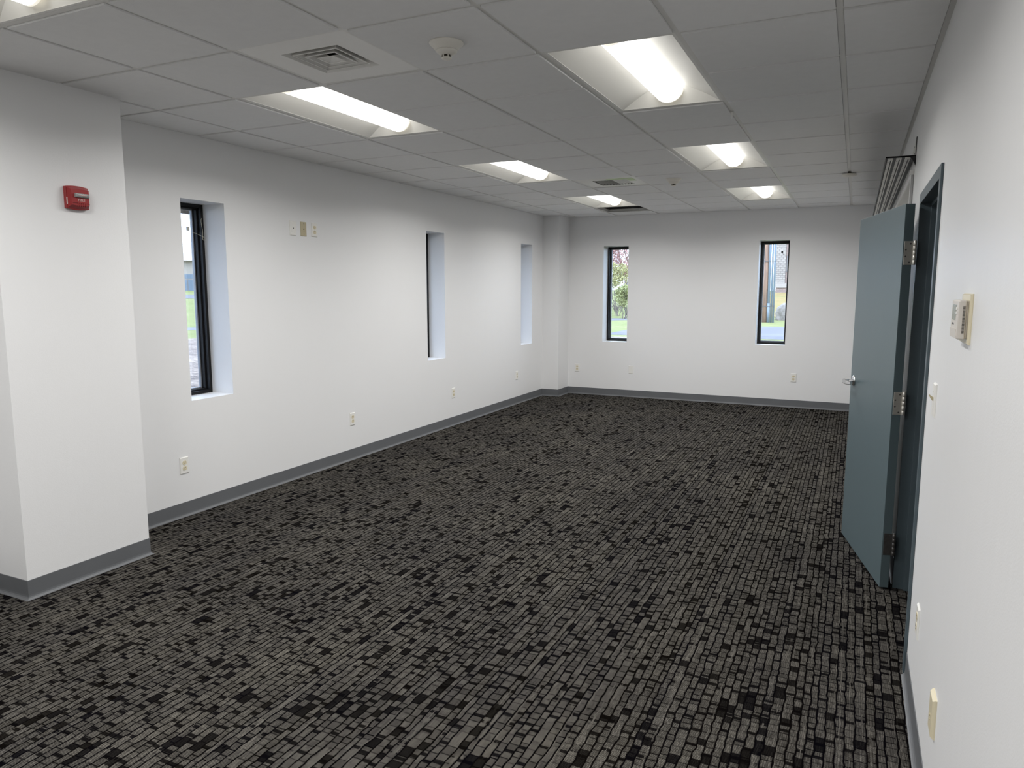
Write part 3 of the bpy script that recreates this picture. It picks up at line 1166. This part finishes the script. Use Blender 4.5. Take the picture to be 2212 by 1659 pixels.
o = thing('ceiling_sensor', 'flat cream disc hanging under the ceiling grid at right, far end', 'sensor', (5 * T, 8 * T, H), 0)
mb = MB()
mb.tube([(0, 0, 0), (0, 0, -0.020)], 0.016, 14)
mb.build('sensor_stem', MAT['slot_dark'], o)
mb = MB()
mb.lathe([(0.0, -0.018), (0.056, -0.018), (0.061, -0.022), (0.061, -0.032), (0.052, -0.040), (0.0, -0.042)], 36)
mb.build('sensor_disc', MAT['detector_cream'], o)

o = thing('ceiling_hook', 'tiny white plastic hook clipped to the grid beside the nearest right lamp', 'hook', (4 * T - 0.004, 2.10, H), 0)
mb = MB()
mb.box(-0.013, 0.013, -0.012, 0.012, -0.003, 0.0)
mb.build('hook_clip', MAT['grid_metal'], o)
mb = MB()
mb.prism([(-0.010, -0.003), (0.010, -0.003), (0.003, -0.028), (0.0015, -0.042), (-0.0015, -0.042), (-0.003, -0.028)], -0.0015, 0.0015, 'y')
mb.tube([(0, 0, -0.040), (0, -0.006, -0.046), (0, -0.012, -0.042), (0, -0.013, -0.034)], 0.0018, 6)
mb.build('hook_tongue', MAT['outlet_white'], o)


# ---------------------------------------------------------------- wall plates
def half_round(mb, cx, cz, r, flat, y0, y1, seg=24):
    pts = []
    for k in range(seg):
        a = 2 * PI * k / seg
        pts.append((cx + r * math.cos(a), cz + max(-flat, min(flat, r * math.sin(a)))))
    mb.prism(pts, y0, y1, 'y')


def make_outlet():
    o = thing('wall_outlet', '', 'electrical outlet', (0, 0, 0), 0)
    mb = MB()
    mb.plate(0.072, 0.116, 0.0062, 0.004)
    mb.build('cover_plate', MAT['outlet_white'], o)
    for s in (-1, 1):
        mb = MB()
        half_round(mb, 0, s * 0.0195, 0.0172, 0.0142, -0.0078, -0.0050)
        r_ = mb.build('socket', MAT['ivory'], o)
        mb = MB()
        cz = s * 0.0195
        mb.box(-0.0078, -0.0052, -0.0082, -0.0076, cz - 0.001, cz + 0.0085)
        mb.box(0.0052, 0.0074, -0.0082, -0.0076, cz + 0.000, cz + 0.0080)
        half_round(mb, 0, cz - 0.0078, 0.0028, 0.0028, -0.0082, -0.0076, 12)
        mb.build('socket_slots', MAT['slot_dark'], r_)
    mb = MB()
    mb.lathe([(0.0, -0.0072), (0.0028, -0.0070), (0.0030, -0.0060)], 12, 'y')
    mb.build('screw', MAT['ivory'], o)
    return o


GL = PI / 2
OUT = [
    ((XL, 0.960, 0.362), GL, 'white duplex outlet below the first window, nearest the camera'),
    ((XL, 2.834, 0.382), GL, 'white duplex outlet low on the left wall, between the first and middle windows'),
    ((XL, 4.707, 0.380), GL, 'white duplex outlet low on the left wall, just past the middle window'),
    ((XL, 6.453, 0.395), GL, 'white duplex outlet low on the left wall, below the window by the corner'),
    ((XL, 2.396, 2.069), GL, 'white duplex outlet high on the left wall, right of the tan plate'),
    ((-0.588, YB, 0.395), 0.0, 'white duplex outlet low on the back wall beside the corner column'),
    ((2.470, YB, 0.402), 0.0, 'white duplex outlet low on the back wall beside the open door'),
]
out0 = make_outlet()
for k, (loc, rz, lab) in enumerate(OUT):
    if k == 0:
        out0.location = loc
        out0.rotation_euler = (0, 0, rz)
        out0['label'] = lab
    else:
        copy_thing(out0, loc, rz, lab)

o = thing('blank_plate', 'plain white cover plate under the shrub window on the back wall', 'wall plate', (0.246, YB, 0.403), 0)
mb = MB()
mb.plate(0.072, 0.116, 0.006, 0.004)
mb.build('cover_plate', MAT['outlet_white'], o)
for s in (-1, 1):
    mb = MB()
    mb.lathe([(0.0, -0.0072), (0.0028, -0.0070), (0.0030, -0.0058)], 12, 'y', (0, 0, s * 0.030))
    mb.build('screw', MAT['outlet_white'], o)

o = thing('jack_plate', 'white plate with one round jack, left of the tan plate high on the wall', 'wall plate', (XL, 2.137, 2.066), GL)
mb = MB()
mb.plate(0.072, 0.118, 0.0062, 0.004)
mb.build('cover_plate', MAT['outlet_white'], o)
mb = MB()
mb.plate(0.034, 0.068, 0.0016, 0.0006, 0, 0, -0.0066)
mb.build('insert', MAT['outlet_white'], o, bevel=0)
mb = MB()
mb.lathe([(0.0, -0.0092), (0.0045, -0.0092), (0.0048, -0.008)], 14, 'y')
mb.build('jack', MAT['slot_dark'], o)
for s in (-1, 1):
    mb = MB()
    mb.lathe([(0.0, -0.0072), (0.0024, -0.0070), (0.0026, -0.0058)], 12, 'y', (0, 0, s * 0.048))
    mb.build('screw', MAT['outlet_white'], o)

o = thing('jack_plate', 'tan plate with two small dark holes between two white plates', 'wall plate', (XL, 2.263, 2.067), GL)
mb = MB()
mb.plate(0.070, 0.116, 0.0055, 0.0035)
mb.build('cover_plate', MAT['tan_plate'], o)
for r, dz in ((0.0052, -0.001), (0.0030, -0.018)):
    mb = MB()
    mb.lathe([(0.0, -0.0068), (r, -0.0066), (r, -0.0050)], 14, 'y', (0, 0, dz))
    mb.build('jack', MAT['slot_dark'], o)
for dz in (0.042, -0.044):
    mb = MB()
    mb.lathe([(0.0, -0.0066), (0.0026, -0.0064), (0.0028, -0.0052)], 12, 'y', (0, 0, dz))
    mb.build('screw', MAT['dark_steel'], o)

GR = -PI / 2
o = thing('light_switch', 'white light switch with an ivory toggle beside the door frame', 'light switch', (XR, 0.402, 1.194), GR)
mb = MB()
mb.plate(0.075, 0.118, 0.0068, 0.004)
mb.build('cover_plate', MAT['outlet_white'], o)
mb = MB()
mb.prism([(-0.0064, -0.004), (-0.0064, 0.009), (-0.020, 0.0195), (-0.0215, 0.0165), (-0.0120, 0.0)], -0.0042, 0.0042, 'x')
mb.build('toggle', MAT['tan_plate'], o, bevel=0.0006)
for s in (-1, 1):
    mb = MB()
    mb.lathe([(0.0, -0.0080), (0.0030, -0.0076), (0.0032, -0.0062)], 12, 'y', (0, 0, s * 0.030))
    mb.build('screw', MAT['outlet_white'], o)

o = copy_thing(out0, (XR, 0.388, 0.378), GR, 'white outlet low on the right wall beside the door frame, seen edge-on')

o = thing('cable_box', 'raised ivory cable plate low on the right wall, nearest the camera', 'wall plate', (XR, -0.230, 0.366), GR)
mb = MB()
mb.plate(0.078, 0.118, 0.0115, 0.006)
mb.build('cover_plate', MAT['ivory'], o)
for dz, r in ((-0.004, 0.004), (-0.018, 0.003)):
    mb = MB()
    mb.lathe([(0.0, -0.0130), (r, -0.0128), (r, -0.0110)], 12, 'y', (0, 0, dz))
    mb.build('jack', MAT['tan_plate'], o)

# thermostat
o = thing('thermostat', 'beige programmable thermostat with vent slots on the right wall', 'thermostat', (XR, -0.242, 1.504), GR)
mb = MB()
mb.plate(0.166, 0.132, 0.0075, 0.003)
mb.build('wall_plate', MAT['ivory'], o)
W2 = 0.0675
mb = MB()
mb.box(-W2 + 0.004, W2 - 0.004, -0.0125, -0.0075, -0.050, 0.048)
mb.build('thermostat_base', MAT['thermostat_plastic'], o, bevel=0.0015)
mb = MB()
mb.prism([(-0.0125, -0.052), (-0.0125, 0.050), (-0.0290, 0.049), (-0.0305, 0.046), (-0.0320, -0.044), (-0.0300, -0.052)], -W2, W2, 'x')
body = mb.build('thermostat_body', MAT['thermostat_plastic'], o, bevel=0.003, seg=3)
for k in range(24):
    pass
mb = MB()
for sx in (1,):
    for k in range(24):
        z = 0.034 - k * 0.0031
        mb.box(W2 - 0.0004, W2 + 0.0003, -0.0205, -0.0150, z - 0.0009, z + 0.0009)
mb.build('vent_slots', MAT['slot_dark'], body)
mb = MB()
mb.face([(-0.052, -0.0312, -0.006), (0.030, -0.0312, -0.006), (0.030, -0.0309, 0.037), (-0.052, -0.0309, 0.037)])
mb.box(-0.050, 0.028, -0.0316, -0.0300, -0.004, 0.035)
mb.build('display', MAT['lcd'], body)
for zz in (0.028, 0.016):
    mb = MB()
    mb.box(0.036, 0.054, -0.0330, -0.030, zz - 0.004, zz + 0.004)
    mb.build('button', MAT['outlet_white'], body, bevel=0.001)
for xx in (-0.028, -0.006):
    mb = MB()
    mb.prism([(xx - 0.006, -0.016), (xx + 0.006, -0.016), (xx, -0.011)], -0.0326, -0.031, 'y')
    mb.build('arrow_button', MAT['groove_grey'], body)
mb = MB()
mb.prism([(-0.0305, -0.050), (-0.0318, -0.0265), (-0.0332, -0.0265), (-0.0320, -0.050)], -W2 + 0.004, W2 - 0.010, 'x')
mb.build('thermostat_flap', MAT['thermostat_plastic'], body)

# ---------------------------------------------------------------- fire strobe on the pilaster
o = thing('fire_alarm', 'red wall alarm with a clear strobe and the word FIRE on the pilaster', 'fire alarm', (XP, 0.0365, 2.052), GL)
mb = MB()
w, h = 0.0615, 0.060


def arc_outline(w, h, b, n=8):
    pts = []
    for k in range(n + 1):
        q = -1 + 2 * k / n
        pts.append((w * q, -h - b * (1 - q * q)))
    for k in range(n + 1):
        q = 1 - 2 * k / n
        pts.append((w * q, h + b * (1 - q * q)))
    return pts


ol = arc_outline(w, h * 0.93, 0.006)
mb.prism(ol, -0.020, 0.0, 'y')
base = mb.build('alarm_base', MAT['fire_red'], o, bevel=0.003, seg=3)
mb = MB()
inn = arc_outline(w * 0.90, h * 0.86, 0.005)
top = arc_outline(w * 0.78, h * 0.66, 0.003)
A = [mb.bm.verts.new((p[0], -0.020, p[1])) for p in inn]
B = [mb.bm.verts.new((p[0] + 0.003, -0.040, p[1] + 0.002)) for p in top]
for k in range(len(inn)):
    mb.bm.faces.new((A[k], A[(k + 1) % len(inn)], B[(k + 1) % len(inn)], B[k]))
mb.bm.faces.new(B)
hous = mb.build('alarm_housing', MAT['fire_red'], o)
mb = MB()
mb.prism([(-0.036, 0.001), (-0.037, 0.023), (-0.047, 0.022), (-0.050, 0.018), (-0.050, 0.006), (-0.046, 0.001)], -0.030, 0.047, 'x')
ls = mb.build('strobe_lens', MAT['lens_clear'], o, bevel=0.001)
mb = MB()
mb.tube([(-0.012, -0.0512, 0.012), (0.03, -0.0512, 0.012)], 0.0022, 8)
mb.build('strobe_tube', MAT['letter_white'], ls)
text_mesh('lettering', 'FIRE', 0.0195, MAT['letter_white'], o, (0.008, -0.0408, -0.0125), 0.0005, 1.12)
mb = MB()
mb.face([(-0.040, -0.0388, -0.0270), (0.052, -0.0388, -0.0270), (0.052, -0.030, -0.044), (-0.045, -0.030, -0.044)])
mb.build('horn_recess', MAT['dark_red'], o, loc=(0, -0.0022, 0))
mb = MB()
for k in range(5):
    x = -0.012 + k * 0.0105
    mb.prism([(x, -0.0265), (x + 0.0028, -0.0265), (x + 0.0008, -0.045), (x - 0.0020, -0.045)], -0.0425, -0.0345, 'y')
mb.build('horn_grille', MAT['fire_red'], o)
mb = MB()
mb.box(-0.0595, -0.0515, -0.0212, -0.0195, -0.036, 0.000)
sl = mb.build('side_label', MAT['outlet_white'], o)
sl['label'] = 'narrow white strip on the left edge'

# ---------------------------------------------------------------- whiteboard and overhead rail
o = thing('whiteboard', 'aluminium-framed whiteboard mounted on the right wall above the open door', 'whiteboard', (XR, 3.95, 1.690), GR)
bw, bh = 1.405, 0.590
mb = MB()
mb.box(-bw + 0.012, bw - 0.012, -0.010, -0.002, -bh + 0.012, bh - 0.012)
mb.build('board', MAT['board_white'], o)
mb = MB()
mb.box(-bw, -bw + 0.020, -0.018, -0.001, -bh, bh)
mb.box(bw - 0.020, bw, -0.018, -0.001, -bh, bh)
mb.box(-bw + 0.020, bw - 0.020, -0.018, -0.001, bh - 0.020, bh)
mb.box(-bw + 0.020, bw - 0.020, -0.018, -0.001, -bh, -bh + 0.020)
mb.build('board_frame', MAT['alu'], o, bevel=0.002)
for s in (-1, 1):
    mb = MB()
    mb.box(s * bw - 0.014, s * bw + 0.014, -0.024, -0.0005, bh - 0.022, bh + 0.006)
    mb.build('corner_clip', MAT['outlet_white'], o, bevel=0.002)

RY0, RY1 = 2.467, 6.95
o = thing('overhead_rail', 'black wall-mounted overhead rail with three long grey channels above the whiteboard', 'rail', (XR, RY0, 2.354), 0)
D = 0.160
L_ = RY1 - RY0
mb = MB()
mb.box(-D, -0.004, 0, L_, 0.0, 0.004)
mb.box(-D, -D + 0.003, 0, L_, -0.012, 0.004)
mb.build('rail_top', MAT['black_steel'], o)
mb = MB()
mb.box(-D + 0.006, -0.012, 0.006, L_ - 0.006, -0.003, -0.0001)
mb.build('rail_soffit', MAT['groove_grey'], o)
for n, xx in enumerate((-0.148, -0.102, -0.056)):
    mb = MB()
    for a, b in ((0, 0.015), (0.021, 0.028)):
        mb.prism([(xx + a, -0.010), (xx + b, -0.010), (xx + b, -0.0005), (xx + a, -0.0005)], 0.02, L_ - 0.01, 'y')
    mb.box(xx, xx + 0.028, 0.006, 0.04, -0.0105, -0.001)
    c = mb.build('rail_channel', MAT['channel_grey'], o, bevel=0.001)
    mb = MB()
    for k in range(14):
        yy = 0.10 + k * 0.30
        mb.tube([(xx + 0.005, yy, -0.0112), (xx + 0.005, yy, -0.0095)], 0.0028, 8)
    mb.build('channel_screws', MAT['black_steel'], c)['kind'] = 'stuff'
for yy in (0.0, L_ - 0.005):
    mb = MB()
    # bracket plate: arm under the rail, wall leg above, curved gusset below
    mb.box(-D, 0.0, yy, yy + 0.005, -0.001, 0.006)
    mb.box(-0.004, 0.0, yy, yy + 0.030, -0.045, 0.110)
    pts = [(-0.034, -0.002), (-0.001, -0.002), (-0.001, -0.060)]
    for k in range(1, 6):
        a = k / 6
        pts.append((-0.001 - 0.033 * a ** 1.6, -0.060 + 0.058 * a))
    mb.prism(pts, yy, yy + 0.005, 'y')
    b = mb.build('rail_bracket', MAT['black_steel'], o)
    mb = MB()
    mb.prism([(0.030, 0.006), (0.030, 0.110), (0.65, 0.006)], -0.0030, -0.0010, 'x')
    if yy < 1:
        gp = mb.build('gusset', MAT['channel_grey'], o)
        for (qy, qz) in ((0.130, 0.072), (0.110, 0.030)):
            mb = MB()
            mb.tube([(-0.0045, qy, qz), (-0.0025, qy, qz)], 0.005, 10)
            mb.build('bolt', MAT['black_steel'], gp)
    else:
        mb.bm.free()


# ---------------------------------------------------------------- outdoors
def hgt(x, y):
    if y > 12 and x > -14:
        r = y
        if r > 28:
            return 0.30 + 1.02 * min(1.0, (r - 28) / 13.0)
        return 0.30
    r = math.hypot(x - 3.16, y + 2.5)
    if r > 30:
        return 0.30 + 1.04 * min(1.0, (r - 30) / 44.0)
    return 0.30


def terrain(name, mat, x0, x1, y0, y1, step, dz=0.0, clip=None):
    mb = MB()
    nx, ny = max(1, int((x1 - x0) / step)), max(1, int((y1 - y0) / step))
    vs = {}
    for i in range(nx + 1):
        for j in range(ny + 1):
            x, y = x0 + (x1 - x0) * i / nx, y0 + (y1 - y0) * j / ny
            vs[i, j] = mb.bm.verts.new((x, y, hgt(x, y) + dz))
    for i in range(nx):
        for j in range(ny):
            mb.bm.faces.new((vs[i, j], vs[i + 1, j], vs[i + 1, j + 1], vs[i, j + 1]))
    o = mb.build(name, mat)
    for f in o.data.polygons:
        f.use_smooth = True
    return struct(o)


def strip(name, mat, pa, pb, width, dz, n=40):
    """a road-like ribbon from pa to pb that follows the ground"""
    mb = MB()
    pa, pb = Vector(pa), Vector(pb)
    d = (pb - pa).normalized()
    nn = Vector((-d.y, d.x)) * width / 2
    prev = None
    for k in range(n + 1):
        c = pa.lerp(pb, k / n)
        a, b = c + nn, c - nn
        cur = (mb.bm.verts.new((a.x, a.y, hgt(a.x, a.y) + dz)), mb.bm.verts.new((b.x, b.y, hgt(b.x, b.y) + dz)))
        low = tuple(mb.bm.verts.new(v_.co - Vector((0, 0, 0.25))) for v_ in cur)
        if prev:
            mb.bm.faces.new((prev[0], prev[1], cur[1], cur[0]))
            mb.bm.faces.new((prev[0], cur[0], low[0], plow[0]))
            mb.bm.faces.new((prev[1], plow[1], low[1], cur[1]))
        prev, plow = cur, low
    return struct(mb.build(name, mat))


XO = XL - FACADE
YO = YB + FACADE
terrain('lawn_side', MAT['grass'], -75, XO, -20, 90, 2.5)
terrain('lawn_back', MAT['grass'], XO, 40, YO, 90, 2.5)
strip('gravel_bed', MAT['gravel'], (XO - 5.4, -16), (XO - 5.4, 16), 10.6, 0.015)
strip('path_side', MAT['asphalt'], (-30, -4), (-4, 29), 1.7, 0.006)
strip('road_side', MAT['asphalt'], (-66, 6), (-18, 62), 8.0, 0.02)
strip('road_back', MAT['asphalt'], (-3.2, 20.1), (30, 20.1), 6.4, 0.006)
mb = MB()
for i in range(12):
    xa, xb = -2.0 + i * 1.5, -0.5 + i * 1.5
    mb.face([(xa, 29.2, hgt(xa, 29.2) + 0.03), (xb, 29.2, hgt(xb, 29.2) + 0.03), (xb, 29.2, 0.1), (xa, 29.2, 0.1)])
    mb.face([(xa, 29.2, hgt(xa, 29.2) + 0.03), (xb, 29.2, hgt(xb, 29.2) + 0.03), (xb, 41.5, hgt(xb, 41.5) + 0.03), (xa, 41.5, hgt(xa, 41.5) + 0.03)])
struct(mb.build('grass_bank', MAT['dry_grass']))

# utility pole and conduits
o = thing('utility_pole', 'brown wooden utility pole with blue-grey conduits outside the right back window', 'utility pole', (0.06, 26.5, 0.28), 0)
mb = MB()
mb.tube([(0, 0, 0), (-0.02, 0, 2.0), (-0.06, 0, 4.5), (-0.11, 0, 9.0)], 0.12, 18, radii=[0.128, 0.122, 0.115, 0.10])
mb.build('pole', MAT['pole'], o)
for n, (x, r) in enumerate(((0.150, 0.045), (0.245, 0.034), (0.325, 0.038))):
    mb = MB()
    mb.tube([(x, -0.10, 0), (x - 0.03, -0.10, 3.0), (x - 0.07, -0.10, 6.5)], r, 12)
    if n == 0:
        mb.tube([(x, -0.10, 0), (x - 0.008, -0.10, 0.75)], 0.055, 12)
    c = mb.build('conduit', MAT['conduit_blue'], o)
for z in (0.62, 2.30, 4.2):
    mb = MB()
    mb.box(-0.13, 0.36, -0.155, -0.145, z, z + 0.03)
    mb.build('strap', MAT['dark_steel'], o)

# boulders beside the pole
def boulder(x, y, rx, ry, rz, seed, label):
    rg = random.Random(seed)
    bm = bmesh.new()
    bmesh.ops.create_icosphere(bm, subdivisions=3, radius=1.0)
    ph = [rg.uniform(0, 6) for _ in range(6)]
    for v_ in bm.verts:
        c = v_.co
        k = 1 + 0.10 * math.sin(3 * c.x + ph[0]) + 0.09 * math.sin(4 * c.y + ph[1]) + 0.08 * math.sin(5 * c.z + ph[2]) + 0.04 * math.sin(9 * c.x + 7 * c.z + ph[3])
        v_.co = Vector((c.x * rx * k, c.y * ry * k, max(-0.35, c.z) * rz * k))
    me = bpy.data.meshes.new('boulder')
    bm.to_mesh(me)
    bm.free()
    me.materials.append(MAT['rock'])
    b = bpy.data.objects.new('boulder', me)
    COL.objects.link(b)
    b.location = (x, y, hgt(x, y) + 0.18)
    tag(b, label, 'boulder', 'boulders by the utility pole')


boulder(0.62, 28.2, 0.42, 0.40, 0.50, 1, 'pale rounded boulder right behind the conduits')
boulder(1.55, 28.9, 0.50, 0.40, 0.36, 2, 'pale boulder further right of the utility pole')

# building beyond the pole
o = thing('shingled_building', 'pink-grey shingled building with a pale stone corner beyond the utility pole', 'building', (3.5, 46.0, 1.30), 0)
mb = MB()
mb.box(-4.05, 5.0, -4.0, 4.0, -0.6, 6.0)
mb.build('wall', MAT['shingle_pink'], o)
mb = MB()
mb.box(-4.60, -4.06, -4.06, 4.0, 0.55, 6.0)
mb.build('stone_corner', MAT['stone_block'], o)
mb = MB()
mb.box(-4.65, 5.05, -4.12, 4.05, 0.32, 0.56)
mb.build('plinth_band', MAT['siding_white'], o)
mb = MB()
mb.box(-4.56, 5.0, -4.05, 4.0, -0.6, 0.32)
mb.build('foundation', MAT['shingle_pink'], o)
for k in range(3):
    xx = -4.02 + k * 2.6
    mb = MB()
    mb.box(xx, xx + 0.04, -4.06, -3.98, 1.22, 2.12)
    mb.box(xx + 0.66, xx + 0.70, -4.06, -3.98, 1.22, 2.12)
    mb.box(xx + 0.04, xx + 0.66, -4.06, -3.98, 2.07, 2.12)
    mb.box(xx + 0.04, xx + 0.66, -4.06, -3.98, 1.22, 1.27)
    wf = mb.build('window', MAT['roof_grey'], o)
    mb = MB()
    mb.box(xx + 0.04, xx + 0.66, -4.02, -4.005, 1.27, 2.07)
    mb.build('pane', MAT['siding_white'], wf)
mb = MB()
mb.prism([(-4.9, 5.95), (5.3, 5.95), (0.2, 8.2)], -4.4, 4.4, 'y')
mb.build('roof', MAT['roof_grey'], o)

# low building with blue doors, seen through the near left window
ca = math.radians(-49.2)
bx, by = 3.16 + 78 * math.sin(ca), -2.5 + 78 * math.cos(ca)
o = thing('garage_building', 'low white building with blue doors far beyond the lawn', 'building', (bx, by, 1.34), -ca)
mb = MB()
mb.box(-9, 9, -2.5, 5, -0.5, 2.9)
mb.build('wall', MAT['siding_white'], o)
for k in range(-6, 7):
    mb = MB()
    mb.box(k * 1.3 - 0.56, k * 1.3 - 0.03, -2.56, -2.5, 0.0, 1.05)
    mb.box(k * 1.3 + 0.03, k * 1.3 + 0.56, -2.56, -2.5, 0.0, 1.05)
    mb.build('door', MAT['garage_blue'], o)
mb = MB()
mb.box(-9, 9, -2.54, -2.5, 1.12, 1.55)
mb.build('window_band', MAT['garage_blue'], o)
mb = MB()
mb.prism([(-3.2, 2.8), (5.6, 2.8), (1.2, 4.6)], -9.4, 9.4, 'x')
mb.build('roof', MAT['siding_white'], o)


def branches(mb, p, d, length, r, depth, rg, upbias=0.25):
    q = p + d * length
    mid = (p + q) / 2 + Vector((rg.uniform(-1, 1), rg.uniform(-1, 1), rg.uniform(-1, 1))) * length * 0.06
    mb.tube([p, mid, q], r, 5, caps=False, radii=[r, r * 0.85, r * 0.65])
    if depth == 0:
        return
    for _ in range(rg.choice((2, 3, 3))):
        nd = (d + Vector((rg.uniform(-1, 1), rg.uniform(-1, 1), rg.uniform(-0.4, 1) * 0.6 + upbias)) * 0.75).normalized()
        branches(mb, p.lerp(q, rg.uniform(0.55, 1.0)), nd, length * rg.uniform(0.6, 0.85), r * 0.62, depth - 1, rg, upbias)


def bare_tree(x, y, hh, seed, label, mat, depth=5, group=None, stems=1, r0=0.12):
    rg = random.Random(seed)
    o = thing('bare_tree', label, 'tree', (x, y, hgt(x, y) - 0.05), 0, group)
    mb = MB()
    for _ in range(stems):
        d = Vector((rg.uniform(-0.35, 0.35) * (stems > 1), rg.uniform(-0.35, 0.35) * (stems > 1), 1)).normalized()
        branches(mb, Vector((0, 0, 0)), d, hh * 0.28, r0, depth, rg)
    mb.build('branches', mat, o)
    return o


def shrub(x, y, rx, rz, seed, label, leafmat, n, group=None, leaf=0.05, zc=None):
    rg = random.Random(seed)
    z0 = hgt(x, y)
    o = thing('shrub', label, 'shrub', (x, y, z0 - 0.03), 0, group)
    mb = MB()
    for _ in range(5):
        d = Vector((rg.uniform(-0.6, 0.6), rg.uniform(-0.6, 0.6), 1)).normalized()
        branches(mb, Vector((rg.uniform(-0.1, 0.1), rg.uniform(-0.1, 0.1), 0)), d, rz * 0.55, 0.018, 3, rg)
    mb.build('stems', MAT['bark'], o)
    mb = MB()
    zc = rz * 1.15 if zc is None else zc
    lumps = [(Vector((rg.uniform(-0.6, 0.6) * rx, rg.uniform(-0.6, 0.6) * rx, zc + rg.uniform(-0.6, 0.75) * rz)), rg.uniform(0.25, 0.5)) for _ in range(14)]
    for _ in range(n):
        c, s = rg.choice(lumps)
        v_ = Vector((rg.gauss(0, 1), rg.gauss(0, 1), rg.gauss(0, 1))).normalized() * rg.uniform(0.5, 1.0)
        p = c + Vector((v_.x * rx * s, v_.y * rx * s, v_.z * rz * s))
        if p.z < 0.05:
            continue
        a = Vector((rg.uniform(-1, 1), rg.uniform(-1, 1), rg.uniform(-1, 1))).normalized() * leaf * rg.uniform(0.6, 1.3)
        b = a.cross(Vector((rg.uniform(-1, 1), rg.uniform(-1, 1), rg.uniform(-1, 1)))).normalized() * leaf * 0.5
        mb.face([p - a, p + b, p + a, p - b])
    f = mb.build('foliage', leafmat, o)
    return o


G1 = 'shrubs outside the left back window'
shrub(-5.72, 27.4, 0.60, 0.55, 11, 'rounded light green bush low in the left back window', MAT['leaf_green'], 2600, G1, 0.045, 0.95)
shrub(-6.35, 28.6, 0.70, 0.60, 12, 'yellow-green bush left of the rounded bush', MAT['leaf_yellow'], 2200, G1, 0.045, 1.75)
shrub(-7.20, 31.2, 1.70, 1.70, 13, 'pinkish red leafed shrub rising behind the green bushes', MAT['leaf_red'], 7000, G1, 0.05, 2.4)
shrub(-10.90, 31.8, 1.30, 1.20, 14, 'red leafed shrub further left of the pinkish one', MAT['leaf_red'], 2400, G1, 0.05, 2.0)
shrub(-3.20, 29.8, 0.90, 0.70, 15, 'light green bush further right of the rounded bush', MAT['leaf_green'], 2000, G1, 0.045, 1.1)
G2 = 'bare trees beyond the lawn'
bare_tree(-8.2, 36.0, 6.5, 21, 'bare grey tree behind the pinkish red shrub', MAT['bark'], 5, G2)
bare_tree(-62.5, 57.0, 15.0, 22, 'bare plum-grey tree behind the low white building, left one', MAT['twig_plum'], 6, G2, 2, 0.28)
bare_tree(-53.5, 65.0, 15.0, 23, 'bare plum-grey tree behind the low white building, middle one', MAT['twig_plum'], 6, G2, 2, 0.28)
bare_tree(-72.0, 49.0, 14.0, 24, 'bare plum-grey tree behind the low white building, far left one', MAT['twig_plum'], 6, G2, 2, 0.28)
